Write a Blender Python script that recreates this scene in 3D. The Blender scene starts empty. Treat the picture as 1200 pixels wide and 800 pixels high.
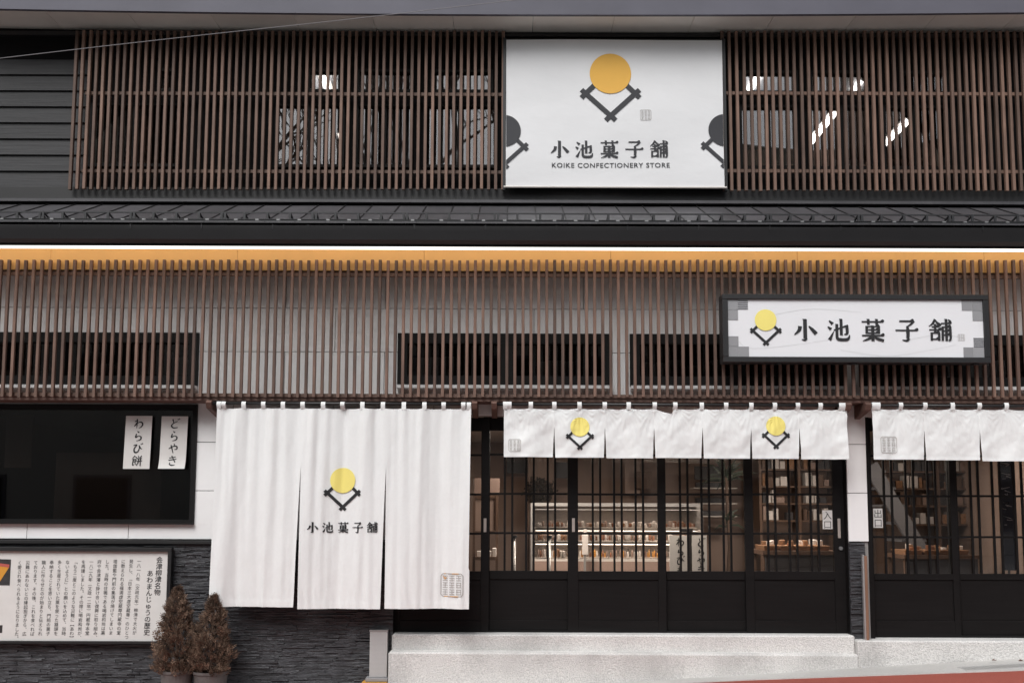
import bpy, bmesh, math, random
from mathutils import Vector, Matrix, noise
R = math.radians
random.seed(7)
sc = bpy.context.scene
COL = sc.collection

# ------------------------------------------------------------------ camera
F_PX, PITCH, ROLL, YP = 1167.0, math.atan(0.0957), R(0.2), 488.0
CAM = Vector((0.0, -9.0, 1.60))
fw = Vector((0, math.cos(PITCH), math.sin(PITCH)))
r0 = Vector((1, 0, 0)); u0 = Vector((0, -math.sin(PITCH), math.cos(PITCH)))
cr = r0 * math.cos(ROLL) + u0 * math.sin(ROLL)
cu = u0 * math.cos(ROLL) - r0 * math.sin(ROLL)
cd = bpy.data.cameras.new('camera'); cam = bpy.data.objects.new('camera', cd); COL.objects.link(cam)
cd.sensor_width = 36; cd.sensor_fit = 'HORIZONTAL'; cd.lens = 36 * F_PX / 1200; cd.shift_y = (YP - 400) / 1200
cd.clip_start = 0.05; cd.clip_end = 600
m = Matrix((cr, cu, -fw)).transposed().to_4x4(); m.translation = CAM
cam.matrix_world = m
sc.camera = cam

def at(px, py, Y):
    d = fw + cr * ((px - 600) / F_PX) + cu * (-(py - YP) / F_PX)
    t = (Y - CAM.y) / d.y
    return CAM + d * t
def X(px, Y, py=500): return at(px, py, Y).x
def Z(py, Y, px=600): return at(px, py, Y).z

# ------------------------------------------------------------------ world, sun, exposure
W = bpy.data.worlds.new('World'); sc.world = W; W.use_nodes = True
nt = W.node_tree; bg = nt.nodes['Background']
sky = nt.nodes.new('ShaderNodeTexSky'); sky.sky_type = 'NISHITA'; sky.sun_disc = False
SUN_EL, SUN_AZ = R(48), R(201)          # azimuth measured from +Y towards +X
sky.sun_elevation = SUN_EL; sky.sun_rotation = SUN_AZ
sky.air_density = 1.0; sky.dust_density = 2.0; sky.ozone_density = 1.0
hs = nt.nodes.new('ShaderNodeHueSaturation'); hs.inputs['Saturation'].default_value = 0.25
nt.links.new(sky.outputs[0], hs.inputs['Color']); nt.links.new(hs.outputs[0], bg.inputs['Color'])
bg.inputs['Strength'].default_value = 0.125
sd = bpy.data.lights.new('sun', 'SUN'); sun = bpy.data.objects.new('sun', sd); COL.objects.link(sun)
sd.energy = 1.9; sd.angle = R(38); sd.color = (1.0, 1.0, 0.99)
sdir = Vector((math.sin(SUN_AZ) * math.cos(SUN_EL), math.cos(SUN_AZ) * math.cos(SUN_EL), math.sin(SUN_EL)))
sun.rotation_euler = sdir.to_track_quat('Z', 'Y').to_euler()
sc.view_settings.view_transform = 'Standard'; sc.view_settings.look = 'None'
sc.view_settings.gamma = 1; sc.view_settings.exposure = 0.38
sc.cycles.max_bounces = 8; sc.cycles.transparent_max_bounces = 16
sc.cycles.caustics_reflective = False; sc.cycles.caustics_refractive = False
sc.cycles.sample_clamp_indirect = 4

# ------------------------------------------------------------------ materials
def mat(name, col, rough=0.6, metal=0.0, var=0.0, scale=(8, 8, 8), bump=0.0, bscale=None, rnd=0.0,
        spec=0.5, emit=None, estr=0.0, bdist=0.01, detail=6, dark=0.0, dscale=1.2, trans=0.0):
    m = bpy.data.materials.new(name); m.use_nodes = True
    t = m.node_tree; n = t.nodes; l = t.links; b = n['Principled BSDF']
    b.inputs['Roughness'].default_value = rough; b.inputs['Metallic'].default_value = metal
    b.inputs['Specular IOR Level'].default_value = spec
    b.inputs['Base Color'].default_value = (*col, 1)
    if emit:
        b.inputs['Emission Color'].default_value = (*emit, 1); b.inputs['Emission Strength'].default_value = estr
    if var or bump or rnd or dark:
        tc = n.new('ShaderNodeTexCoord'); oi = n.new('ShaderNodeObjectInfo')
        add = n.new('ShaderNodeVectorMath'); add.operation = 'ADD'
        rm = n.new('ShaderNodeVectorMath'); rm.operation = 'SCALE'; rm.inputs['Scale'].default_value = 37.0
        cx = n.new('ShaderNodeCombineXYZ')
        for k in range(3): l.new(oi.outputs['Random'], cx.inputs[k])
        l.new(cx.outputs[0], rm.inputs[0]); l.new(tc.outputs['Object'], add.inputs[0]); l.new(rm.outputs[0], add.inputs[1])
        mp = n.new('ShaderNodeMapping'); mp.inputs['Scale'].default_value = scale; l.new(add.outputs[0], mp.inputs[0])
        nz = n.new('ShaderNodeTexNoise'); nz.inputs['Scale'].default_value = 1; nz.inputs['Detail'].default_value = detail
        nz.inputs['Roughness'].default_value = 0.6
        l.new(mp.outputs[0], nz.inputs['Vector'])
        mr = n.new('ShaderNodeMapRange'); mr.inputs[1].default_value = 0.25; mr.inputs[2].default_value = 0.75
        mr.inputs[3].default_value = 1 - var; mr.inputs[4].default_value = 1 + var
        l.new(nz.outputs['Fac'], mr.inputs[0])
        val = mr.outputs[0]
        if rnd:
            m2 = n.new('ShaderNodeMapRange'); m2.inputs[3].default_value = 1 - rnd; m2.inputs[4].default_value = 1 + rnd
            l.new(oi.outputs['Random'], m2.inputs[0])
            mu = n.new('ShaderNodeMath'); mu.operation = 'MULTIPLY'; l.new(val, mu.inputs[0]); l.new(m2.outputs[0], mu.inputs[1]); val = mu.outputs[0]
        if dark:
            n2 = n.new('ShaderNodeTexNoise'); n2.inputs['Scale'].default_value = dscale; n2.inputs['Detail'].default_value = 4
            l.new(add.outputs[0], n2.inputs['Vector'])
            m3 = n.new('ShaderNodeMapRange'); m3.inputs[1].default_value = 0.4; m3.inputs[2].default_value = 0.7
            m3.inputs[3].default_value = 1; m3.inputs[4].default_value = 1 - dark; l.new(n2.outputs['Fac'], m3.inputs[0])
            mu = n.new('ShaderNodeMath'); mu.operation = 'MULTIPLY'; l.new(val, mu.inputs[0]); l.new(m3.outputs[0], mu.inputs[1]); val = mu.outputs[0]
        vm = n.new('ShaderNodeVectorMath'); vm.operation = 'SCALE'; vm.inputs[0].default_value = col
        l.new(val, vm.inputs['Scale']); l.new(vm.outputs[0], b.inputs['Base Color'])
        if bump:
            src = nz
            if bscale:
                mp2 = n.new('ShaderNodeMapping'); mp2.inputs['Scale'].default_value = bscale; l.new(add.outputs[0], mp2.inputs[0])
                src = n.new('ShaderNodeTexNoise'); src.inputs['Scale'].default_value = 1; src.inputs['Detail'].default_value = 5
                l.new(mp2.outputs[0], src.inputs['Vector'])
            bp = n.new('ShaderNodeBump'); bp.inputs['Strength'].default_value = bump; bp.inputs['Distance'].default_value = bdist
            l.new(src.outputs['Fac'], bp.inputs['Height']); l.new(bp.outputs[0], b.inputs['Normal'])
    return m

def glass(name, tint=(0.8, 0.8, 0.8), refl=1.0, ior=1.5):
    m = bpy.data.materials.new(name); m.use_nodes = True
    t = m.node_tree; n = t.nodes; l = t.links; n.remove(n['Principled BSDF'])
    tr = n.new('ShaderNodeBsdfTransparent'); tr.inputs[0].default_value = (*tint, 1)
    gl = n.new('ShaderNodeBsdfGlossy'); gl.inputs['Roughness'].default_value = 0.01; gl.inputs['Color'].default_value = (refl,) * 3 + (1,)
    fr = n.new('ShaderNodeFresnel'); fr.inputs['IOR'].default_value = ior
    mx = n.new('ShaderNodeMixShader'); l.new(fr.outputs[0], mx.inputs[0]); l.new(tr.outputs[0], mx.inputs[1]); l.new(gl.outputs[0], mx.inputs[2])
    l.new(mx.outputs[0], n['Material Output'].inputs['Surface'])
    return m

M = dict(
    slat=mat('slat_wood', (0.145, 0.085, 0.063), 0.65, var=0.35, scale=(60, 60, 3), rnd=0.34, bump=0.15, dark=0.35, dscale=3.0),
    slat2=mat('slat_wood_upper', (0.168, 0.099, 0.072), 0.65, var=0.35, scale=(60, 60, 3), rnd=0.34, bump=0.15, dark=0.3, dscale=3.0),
    rail=mat('rail_wood', (0.12, 0.065, 0.05), 0.7, var=0.3, scale=(3, 60, 60), bump=0.1),
    panel=mat('wall_tile', (0.83, 0.825, 0.82), 0.55, var=0.05, scale=(3, 3, 3), rnd=0.02, bump=0.1, bscale=(160, 160, 160), bdist=0.002, dark=0.06),
    shadowboard=mat('shade_black_board', (0.010, 0.0095, 0.010), 0.95, spec=0.08),  # near-black colour carries the deep shade under the upper eave
    backing=mat('joint_backing', (0.25, 0.24, 0.23), 0.9),
    dark=mat('dark_metal', (0.013, 0.0125, 0.013), 0.45, var=0.2, scale=(4, 4, 4)),
    frame=mat('window_frame', (0.008, 0.0075, 0.0075), 0.6, spec=0.2),
    lacquer=mat('black_lacquer', (0.0085, 0.0075, 0.0075), 0.5, var=0.25, scale=(2, 40, 40), spec=0.15),
    soffit=mat('soffit_board', (0.80, 0.74, 0.68), 0.8, var=0.06, scale=(3, 3, 3), rnd=0.03, dark=0.1),
    fascia=mat('fascia_metal', (0.125, 0.122, 0.15), 0.5, var=0.10, scale=(1.5, 3, 3), dark=0.15),
    gutter=mat('gutter_metal', (0.015, 0.0145, 0.0155), 0.32, var=0.15, scale=(2, 2, 2)),
    tile=mat('roof_metal', (0.064, 0.061, 0.066), 0.45, var=0.2, scale=(6, 2, 6), rnd=0.18, dark=0.2),
    snow=mat('guard_iron', (0.02, 0.02, 0.022), 0.5),
    zinc=mat('zinc_clip', (0.30, 0.30, 0.30), 0.35, metal=0.6),
    ochre=mat('ochre_soffit', (0.79, 0.48, 0.17), 0.6, var=0.05, scale=(3, 3, 3)),
    led=mat('led_strip', (0.9, 0.9, 0.9), 0.5, emit=(1, 0.96, 0.9), estr=1.75),
    siding=mat('charred_board', (0.030, 0.0295, 0.031), 0.6, spec=0.3, var=0.35, scale=(2, 40, 60), rnd=0.2, bump=0.3),
    stone=mat('slate_strip', (0.054, 0.054, 0.060), 0.55, var=0.7, scale=(9, 30, 60), bump=0.8, bscale=(30, 60, 90), bdist=0.008, dark=0.35, dscale=5),
    concrete=mat('rough_cast_concrete', (0.68, 0.665, 0.645), 0.9, var=0.32, scale=(95, 95, 95), bump=1.0, bscale=(95, 95, 95), bdist=0.010, dark=0.30, dscale=1.9),
    cloth=mat('white_linen', (0.765, 0.772, 0.765), 0.9, var=0.02, scale=(40, 40, 40), bump=0.25, bscale=(17, 17, 8), bdist=0.016, spec=0.15),
    vinyl=mat('banner_vinyl', (0.74, 0.735, 0.74), 0.55, var=0.02, scale=(2, 2, 2), bump=0.25, bscale=(2.2, 2, 3.5), bdist=0.03, dark=0.03),
    paper=mat('white_paper', (0.66, 0.645, 0.62), 0.85, var=0.04, scale=(10, 10, 10), dark=0.05),
    ink=mat('black_ink', (0.014, 0.014, 0.016), 0.7),
    inkgrey=mat('charcoal_print', (0.035, 0.035, 0.04), 0.7),
    textgrey=mat('text_print', (0.05, 0.05, 0.05), 0.8),
    seal=mat('seal_print', (0.42, 0.40, 0.38), 0.8),
    yellow=mat('yellow_print', (0.84, 0.72, 0.20), 0.7, var=0.05, scale=(3, 3, 3)),
    orange=mat('orange_print', (0.78, 0.43, 0.075), 0.7, var=0.05, scale=(3, 3, 3)),
    signwhite=mat('sign_white', (0.76, 0.76, 0.78), 0.45, var=0.02, scale=(2, 2, 2)),
    signframe=mat('sign_frame', (0.016, 0.016, 0.017), 0.45),
    signgrey=mat('corner_grey', (0.27, 0.27, 0.28), 0.6, rnd=0.12),
    signline=mat('corner_line', (0.13, 0.13, 0.14), 0.6),
    branch=mat('pale_branch_print', (0.70, 0.70, 0.71), 0.6),
    glass=glass('door_glass', (0.90, 0.88, 0.86), 0.9, 1.45),
    darkglass=glass('tinted_glass', (0.5, 0.49, 0.48), 0.9, 1.5),
    upglass=glass('upper_glass', (0.85, 0.84, 0.83), 1.0, 2.0),
    frost=mat('sky_glint_pale', (0.80, 0.80, 0.83), 0.4, var=0.25, scale=(6, 6, 2)),
    steel=mat('brushed_steel', (0.55, 0.54, 0.53), 0.35, metal=0.7),
    pull=mat('pull_metal', (0.48, 0.42, 0.38), 0.4, metal=0.4),
    plate=mat('perforated_plate', (0.50, 0.49, 0.48), 0.5, metal=0.2, var=0.06, scale=(5, 5, 5)),
    ochrecurb=mat('yellow_curb', (0.60, 0.30, 0.05), 0.8, var=0.15, scale=(20, 20, 20)),
    roadred=mat('red_asphalt', (0.31, 0.068, 0.047), 0.9, var=0.18, scale=(120, 120, 120), bump=0.6, bscale=(140, 140, 140), bdist=0.006, dark=0.15),
    pave=mat('concrete_paving', (0.50, 0.485, 0.465), 0.9, var=0.12, scale=(60, 60, 60), bump=0.5, bscale=(90, 90, 90), bdist=0.006, dark=0.2),
    asphalt=mat('grey_asphalt', (0.30, 0.297, 0.29), 0.9, var=0.2, scale=(60, 60, 60)),
    soil=mat('ground_soil', (0.12, 0.11, 0.09), 0.95, var=0.3, scale=(2, 2, 2)),
    frond=mat('dried_frond', (0.13, 0.081, 0.054), 0.85, var=0.5, scale=(14, 14, 14), dark=0.45, dscale=9),
    frond2=mat('dried_frond_pale', (0.225, 0.145, 0.10), 0.85, var=0.4, scale=(14, 14, 14)),
    bark=mat('bark', (0.08, 0.05, 0.035), 0.9, var=0.3, scale=(10, 10, 4)),
    pot=mat('pot_metal', (0.125, 0.112, 0.108), 0.55, var=0.35, scale=(6, 6, 6), dark=0.35, dscale=6),
    earth=mat('potting_earth', (0.03, 0.022, 0.016), 0.95),
    cable=mat('cable_sheath', (0.22, 0.21, 0.22), 0.6),
    copper=mat('brown_post', (0.24, 0.13, 0.085), 0.5, var=0.2, scale=(20, 20, 3)),
    inwall=mat('interior_plaster', (0.32, 0.235, 0.195), 0.85, var=0.06, scale=(2, 2, 2)),
    inwood=mat('interior_wood', (0.115, 0.068, 0.046), 0.6, var=0.25, scale=(30, 30, 3)),
    infloor=mat('interior_floor', (0.13, 0.10, 0.085), 0.5, var=0.1, scale=(3, 3, 3)),
    inceil=mat('interior_ceiling', (0.45, 0.40, 0.36), 0.9),
    counter=mat('counter_front', (0.30, 0.215, 0.18), 0.5, var=0.06, scale=(3, 3, 3)),
    caselight=mat('case_lamp', (1, 1, 1), 0.5, emit=(1, 0.93, 0.86), estr=3.2),
    caseback=mat('case_back_panel', (0.50, 0.44, 0.40), 0.6, var=0.1, scale=(4, 4, 4)),
    shelfwhite=mat('shelf_white', (0.62, 0.58, 0.54), 0.4),
    pastry=mat('pastry_brown', (0.22, 0.09, 0.045), 0.7, var=0.4, scale=(30, 30, 30), rnd=0.4),
    pastry2=mat('pastry_amber', (0.62, 0.30, 0.06), 0.6, var=0.3, scale=(30, 30, 30), rnd=0.2),
    pack=mat('white_pack', (0.62, 0.58, 0.55), 0.6, rnd=0.15),
    leaf=mat('dark_leaf', (0.020, 0.028, 0.016), 0.55, var=0.3, scale=(10, 10, 10)),
    slate=mat('dark_board', (0.045, 0.042, 0.045), 0.6, var=0.15, scale=(5, 5, 5)),
    bluecloth=mat('indigo_cloth', (0.035, 0.04, 0.055), 0.85),
    pale=mat('pale_print', (0.42, 0.42, 0.44), 0.8),
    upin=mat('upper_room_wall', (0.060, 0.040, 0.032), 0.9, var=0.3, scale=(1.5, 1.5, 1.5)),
    upstuff=mat('upper_room_wood', (0.13, 0.07, 0.045), 0.8, var=0.4, scale=(4, 4, 4)),
    tube=mat('lamp_tube', (1, 1, 1), 0.5, emit=(1, 0.97, 0.95), estr=10.0),
    curtain=mat('reflection_sheer', (0.75, 0.74, 0.75), 0.9, var=0.4, scale=(9, 9, 3)),
    house=mat('opposite_plaster', (0.50, 0.48, 0.45), 0.9, var=0.1, scale=(1, 1, 1)),
    hill=mat('wooded_slope', (0.05, 0.05, 0.035), 0.95, var=0.5, scale=(0.6, 0.6, 0.6)),
    photo1=mat('print_orange', (0.62, 0.28, 0.035), 0.5), photo2=mat('print_red', (0.45, 0.10, 0.08), 0.5),
    photo3=mat('print_dark', (0.035, 0.032, 0.032), 0.5, var=0.5, scale=(20, 20, 20)),
    fallen=mat('fallen_leaf', (0.14, 0.075, 0.05), 0.8),
    seal_red=mat('seal_orange', (0.62, 0.33, 0.12), 0.8),
    reed=mat('basket_reed', (0.26, 0.14, 0.075), 0.8, var=0.4, scale=(30, 30, 30), rnd=0.2),
)

# ------------------------------------------------------------------ mesh helpers
ORD = ['first', 'second', 'third', 'fourth', 'fifth', 'sixth', 'seventh', 'eighth', 'ninth', 'tenth', 'eleventh', 'twelfth', 'thirteenth', 'fourteenth', 'fifteenth', 'sixteenth', 'seventeenth', 'eighteenth', 'nineteenth', 'twentieth'] + ['%dth' % i for i in range(21, 60)]
class MB:
    def __init__(s): s.v = []; s.f = []
    def raw(s, vs, fs):
        k = len(s.v); s.v += [tuple(p) for p in vs]; s.f += [tuple(i + k for i in q) for q in fs]; return s
    def box(s, x0, x1, y0, y1, z0, z1):
        if x0 > x1: x0, x1 = x1, x0
        if y0 > y1: y0, y1 = y1, y0
        if z0 > z1: z0, z1 = z1, z0
        return s.raw([(x0,y0,z0),(x1,y0,z0),(x1,y1,z0),(x0,y1,z0),(x0,y0,z1),(x1,y0,z1),(x1,y1,z1),(x0,y1,z1)],
            [(3,2,1,0),(4,5,6,7),(0,1,5,4),(1,2,6,5),(2,3,7,6),(3,0,4,7)])
    def hexa(s, p): return s.raw(p, [(3,2,1,0),(4,5,6,7),(0,1,5,4),(1,2,6,5),(2,3,7,6),(3,0,4,7)])
    def bar(s, a, b, w, h=None):
        a, b = Vector(a), Vector(b); h = h or w; d = (b - a).normalized()
        up = Vector((0,0,1)) if abs(d.z) < 0.9 else Vector((0,1,0))
        r = d.cross(up).normalized(); u = r.cross(d)
        q = [a - r*w/2 - u*h/2, a + r*w/2 - u*h/2, a + r*w/2 + u*h/2, a - r*w/2 + u*h/2]
        return s.hexa(q + [p + (b - a) for p in q])
    def tube(s, pts, rad, n=8, caps=True):
        pts = [Vector(p) for p in pts]; rad = rad if isinstance(rad, (list, tuple)) else [rad] * len(pts)
        vs = []; fs = []
        for i, p in enumerate(pts):
            d = (pts[min(i+1, len(pts)-1)] - pts[max(i-1, 0)]).normalized()
            up = Vector((0,0,1)) if abs(d.z) < 0.95 else Vector((0,1,0))
            r = d.cross(up).normalized(); u = r.cross(d)
            for k in range(n):
                a = 2*math.pi*k/n; vs.append(p + (r*math.cos(a) + u*math.sin(a))*rad[i])
        for i in range(len(pts)-1):
            for k in range(n): fs.append((i*n+k, i*n+(k+1)%n, (i+1)*n+(k+1)%n, (i+1)*n+k))
        if caps: fs += [tuple(range(n))[::-1], tuple((len(pts)-1)*n+k for k in range(n))]
        return s.raw(vs, fs)
    def lathe(s, c, prof, n=20):
        vs = []; fs = []
        for r_, z in prof:
            for k in range(n):
                a = 2*math.pi*k/n; vs.append((c[0] + r_*math.cos(a), c[1] + r_*math.sin(a), c[2] + z))
        for i in range(len(prof)-1):
            for k in range(n): fs.append((i*n+k, i*n+(k+1)%n, (i+1)*n+(k+1)%n, (i+1)*n+k))
        return s.raw(vs, fs)
    def disc(s, c, r, n=40, rings=6):       # in the XZ plane, facing -Y
        vs = [c]; fs = []
        for j in range(1, rings+1):
            for k in range(n):
                a = 2*math.pi*k/n; vs.append((c[0] + r*j/rings*math.cos(a), c[1], c[2] + r*j/rings*math.sin(a)))
        for k in range(n): fs.append((0, 1+k, 1+(k+1)%n))
        for j in range(rings-1):
            for k in range(n):
                a = 1+j*n+k; b = 1+j*n+(k+1)%n; fs.append((a, a+n, b+n, b))
        return s.raw(vs, fs)
    def mesh(s, name, off=Vector((0,0,0))):
        me = bpy.data.meshes.new(name); me.from_pydata([Vector(p) - off for p in s.v], [], s.f); me.validate(); me.update(); return me
    def build(s, name, m, parent=None, smooth=False, bevel=0.0, kind=None):
        off = wloc(parent); me = s.mesh(name, off)
        if bevel or True:
            bm = bmesh.new(); bm.from_mesh(me); bmesh.ops.recalc_face_normals(bm, faces=bm.faces)
            if bevel: bmesh.ops.bevel(bm, geom=bm.edges[:], offset=bevel, segments=1, affect='EDGES', clamp_overlap=True)
            bm.to_mesh(me); bm.free()
        if smooth:
            for p in me.polygons: p.use_smooth = True
        me.materials.append(M[m] if isinstance(m, str) else m)
        o = bpy.data.objects.new(name, me); COL.objects.link(o)
        if parent: o.parent = parent
        if kind: o['kind'] = kind
        return o
def wloc(o):
    v = Vector((0,0,0))
    while o: v = v + o.location; o = o.parent
    return v
def tag(o, label=None, cat=None, group=None, kind=None):
    if label: o['label'] = label
    if cat: o['category'] = cat
    if group: o['group'] = group
    if kind: o['kind'] = kind
    return o
def empty(name, loc, label, cat, group=None):
    o = bpy.data.objects.new(name, None); COL.objects.link(o); o.location = loc; o.empty_display_size = 0.1
    return tag(o, label, cat, group)
def inst(name, me, loc, parent):
    o = bpy.data.objects.new(name, me); COL.objects.link(o); o.location = Vector(loc) - wloc(parent); o.parent = parent; return o
def simple(name, m, mb, **k): return mb.build(name, m, **k)

# ------------------------------------------------------------------ writing
def catmull(pts, n=6):
    if len(pts) < 3: return [(pts[0][0] + (pts[-1][0]-pts[0][0])*i/n, pts[0][1] + (pts[-1][1]-pts[0][1])*i/n) for i in range(n+1)]
    P = [pts[0]] + list(pts) + [pts[-1]]; out = []
    for i in range(1, len(P)-2):
        for k in range(n):
            t = k/n; o = []
            for c in (0, 1):
                a, b, c2, d = P[i-1][c], P[i][c], P[i+1][c], P[i+2][c]
                o.append(0.5*((2*b) + (-a+c2)*t + (2*a-5*b+4*c2-d)*t*t + (-a+3*b-3*c2+d)*t**3))
            out.append(tuple(o))
    out.append(pts[-1]); return out
def stroke(pts, ws, n=6):
    c = catmull(pts, n); vs = []; L = len(c)
    for i, p in enumerate(c):
        a = c[max(0, i-1)]; b = c[min(L-1, i+1)]
        dx, dy = b[0]-a[0], b[1]-a[1]; l = math.hypot(dx, dy) or 1
        t = i/(L-1)*(len(ws)-1); k = min(int(t), len(ws)-2); w = ws[k] + (ws[k+1]-ws[k])*(t-k)
        vs += [(p[0]-dy/l*w/2, p[1]+dx/l*w/2), (p[0]+dy/l*w/2, p[1]-dx/l*w/2)]
    return vs, [(2*i, 2*i+1, 2*i+3, 2*i+2) for i in range(L-1)]
def Hs(x0, x1, y, t=6): return [([(x0, y), (x1, y)], [t, t]), ([(x1-15, y-1), (x1-3, y-5), (x1+2, y)], [2, 10, 3])]
def Vs(x, y0, y1, t=11): return [([(x, y0), (x, y1)], [t, t]), ([(x-t*.75, y0), (x+t*.4, y0+2)], [3, 6])]
GLY = {
 '小': Vs(50, 4, 88, 14) + [([(55, 86), (48, 95), (34, 92)], [10, 9, 2]), ([(28, 34), (24, 52), (3, 72)], [15, 13, 3]), ([(66, 34), (80, 48), (98, 68)], [4, 12, 15])],
 '池': [([(8, 10), (24, 24)], [5, 13]), ([(2, 36), (16, 48)], [5, 13]), ([(8, 94), (14, 84), (28, 56)], [14, 11, 2]),
        ([(28, 52), (90, 30)], [6, 7]), ([(84, 30), (85, 64), (72, 70)], [12, 11, 3])] + Vs(60, 3, 74, 11) + [([(41, 24), (41, 80)], [11, 11]), ([(40, 78), (48, 91), (86, 91), (96, 72)], [10, 12, 12, 3])],
 '菓': Hs(3, 97, 14) + Vs(32, 3, 27, 10) + Vs(68, 3, 27, 10) + [([(24, 32), (24, 66)], [10, 10]), ([(76, 32), (76, 66)], [10, 10])]
        + Hs(20, 76, 35, 5) + Hs(24, 76, 49, 5) + Hs(24, 76, 63, 5) + Vs(50, 32, 98, 12) + Hs(3, 97, 74) + [([(47, 76), (32, 88), (5, 98)], [11, 9, 2]), ([(53, 76), (70, 88), (97, 96)], [4, 11, 10])],
 '子': Hs(20, 80, 11, 7) + [([(82, 9), (70, 24), (54, 34)], [12, 8, 4]), ([(54, 32), (56, 60), (55, 86)], [9, 13, 12]), ([(60, 86), (50, 96), (30, 93)], [10, 9, 2])] + Hs(2, 98, 51, 6),
 '舗': [([(29, 2), (18, 20), (1, 34)], [10, 8, 2]), ([(29, 5), (38, 18), (54, 29)], [4, 9, 11])] + Hs(13, 44, 35, 5) + Vs(28, 24, 60, 9) + Hs(2, 53, 48, 5)
        + [([(12, 59), (12, 96)], [9, 9]), ([(44, 59), (44, 96)], [9, 9])] + Hs(12, 44, 62, 5) + Hs(12, 44, 89, 5)
        + Hs(54, 97, 20, 5) + Vs(76, 2, 97, 10) + [([(85, 3), (95, 13)], [4, 10]), ([(60, 34), (59, 96)], [9, 9]), ([(93, 34), (93, 86), (84, 95)], [9, 9, 4])] + Hs(58, 93, 36, 5) + Hs(60, 93, 53, 5) + Hs(60, 93, 70, 5),
 'わ': [([(32, 4), (34, 50), (33, 96)], [11, 9, 4]), ([(10, 30), (38, 24), (9, 76), (42, 42), (72, 34), (88, 56), (74, 82), (52, 92)], [8, 9, 6, 6, 11, 13, 9, 3])],
 'ら': [([(38, 4), (58, 16)], [6, 12]), ([(34, 28), (28, 62), (56, 48), (80, 62), (72, 86), (36, 97)], [10, 12, 6, 12, 11, 3])],
 'び': [([(10, 24), (42, 16), (20, 52), (26, 86), (54, 84), (68, 50), (64, 20), (76, 42), (94, 58)], [7, 9, 10, 13, 11, 7, 5, 10, 5]), ([(80, 2), (86, 14)], [5, 9]), ([(92, -2), (98, 10)], [5, 9])],
 'ど': [([(30, 6), (42, 44)], [11, 7]), ([(78, 26), (40, 46), (22, 70), (42, 90), (84, 86)], [5, 8, 12, 11, 6]), ([(78, 2), (85, 14)], [5, 9]), ([(91, -2), (98, 10)], [5, 9])],
 'や': [([(6, 54), (50, 30), (82, 32), (84, 54), (60, 62)], [8, 9, 12, 10, 4]), ([(52, 4), (62, 20)], [6, 11]), ([(26, 18), (40, 60), (52, 97)], [10, 9, 5])],
 'き': [([(16, 24), (78, 14)], [8, 7]), ([(12, 46), (86, 34)], [9, 7]), ([(38, 2), (60, 40), (76, 66)], [9, 8, 10]), ([(28, 66), (26, 84), (50, 95), (78, 90)], [5, 9, 11, 5])],
 'も': [([(45, 2), (36, 50), (40, 86), (64, 94), (84, 68)], [10, 10, 12, 10, 3]), ([(18, 36), (68, 30)], [8, 6]), ([(16, 60), (66, 54)], [8, 6])],
 'ち': [([(12, 28), (84, 22)], [9, 7]), ([(46, 2), (28, 56), (60, 48), (84, 64), (68, 90), (32, 97)], [9, 9, 6, 12, 10, 3])],
 '餅': [([(30, 2), (4, 36)], [9, 4]), ([(30, 6), (54, 28)], [5, 9]), ([(14, 36), (44, 34)], [6, 6]), ([(16, 36), (14, 92), (32, 82)], [8, 9, 3]), ([(44, 34), (42, 62)], [8, 7]), ([(16, 48), (42, 47)], [5, 5]),
        ([(16, 62), (42, 60)], [6, 6]), ([(32, 66), (52, 92)], [5, 9]), ([(62, 4), (70, 20)], [6, 10]), ([(94, 2), (82, 22)], [9, 5]), ([(56, 32), (98, 26)], [8, 6]), ([(52, 56), (102, 50)], [8, 6]), ([(66, 30), (66, 62), (52, 97)], [8, 8, 3]), ([(86, 28), (86, 100)], [9, 7])],
}
def glyph(mb, ch, x, y, z, s, fn=None, sx=1.0, shear=0.0, bold=1.18):
    """strokes of one character; (x, z) is its top left corner, s its height; each stroke a hair proud of the last"""
    for i, (pts, ws) in enumerate(GLY[ch]):
        vs, fs = stroke(pts, [w_ * bold for w_ in ws])
        o = []
        for a, b in vs:
            px = x + (a*sx + (50-b)*shear)/100*s; pz = z - b/100*s
            o.append((px, (fn(px, pz) if fn else y) - 0.00012*i, pz))
        mb.raw(o, fs)
_dg = bpy.context.evaluated_depsgraph_get
def font(mb, body, x, y, z, size, fn=None, sx=1.0, off=0.0, align='CENTER', spacing=1.0, track=1.0, roll=0.0):
    cu_ = bpy.data.curves.new('writing', 'FONT'); cu_.body = body; cu_.size = size; cu_.offset = off
    cu_.align_x = align; cu_.align_y = 'TOP'; cu_.space_line = spacing; cu_.space_character = track; cu_.resolution_u = 3; cu_.fill_mode = 'FRONT'
    o = bpy.data.objects.new('writing', cu_); COL.objects.link(o)
    bpy.context.view_layer.update()
    me = bpy.data.meshes.new_from_object(o.evaluated_get(_dg()))
    c, s_ = math.cos(roll), math.sin(roll)
    vs = []
    for v in me.vertices:
        a, b = v.co.x*sx, v.co.y
        px, pz = x + a*c - b*s_, z + a*s_ + b*c
        vs.append((px, fn(px, pz) if fn else y, pz))
    mb.raw(vs, [tuple(p.vertices) for p in me.polygons])
    bpy.data.objects.remove(o); bpy.data.curves.remove(cu_); bpy.data.meshes.remove(me)
def name_row(parent, m, x0, pitch, z, s, y, fn=None):
    for i, ch in enumerate('小池菓子舗'):
        k = MB(); glyph(k, ch, x0 + i*pitch, y, z, s, fn); k.build('character', m, parent)
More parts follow.
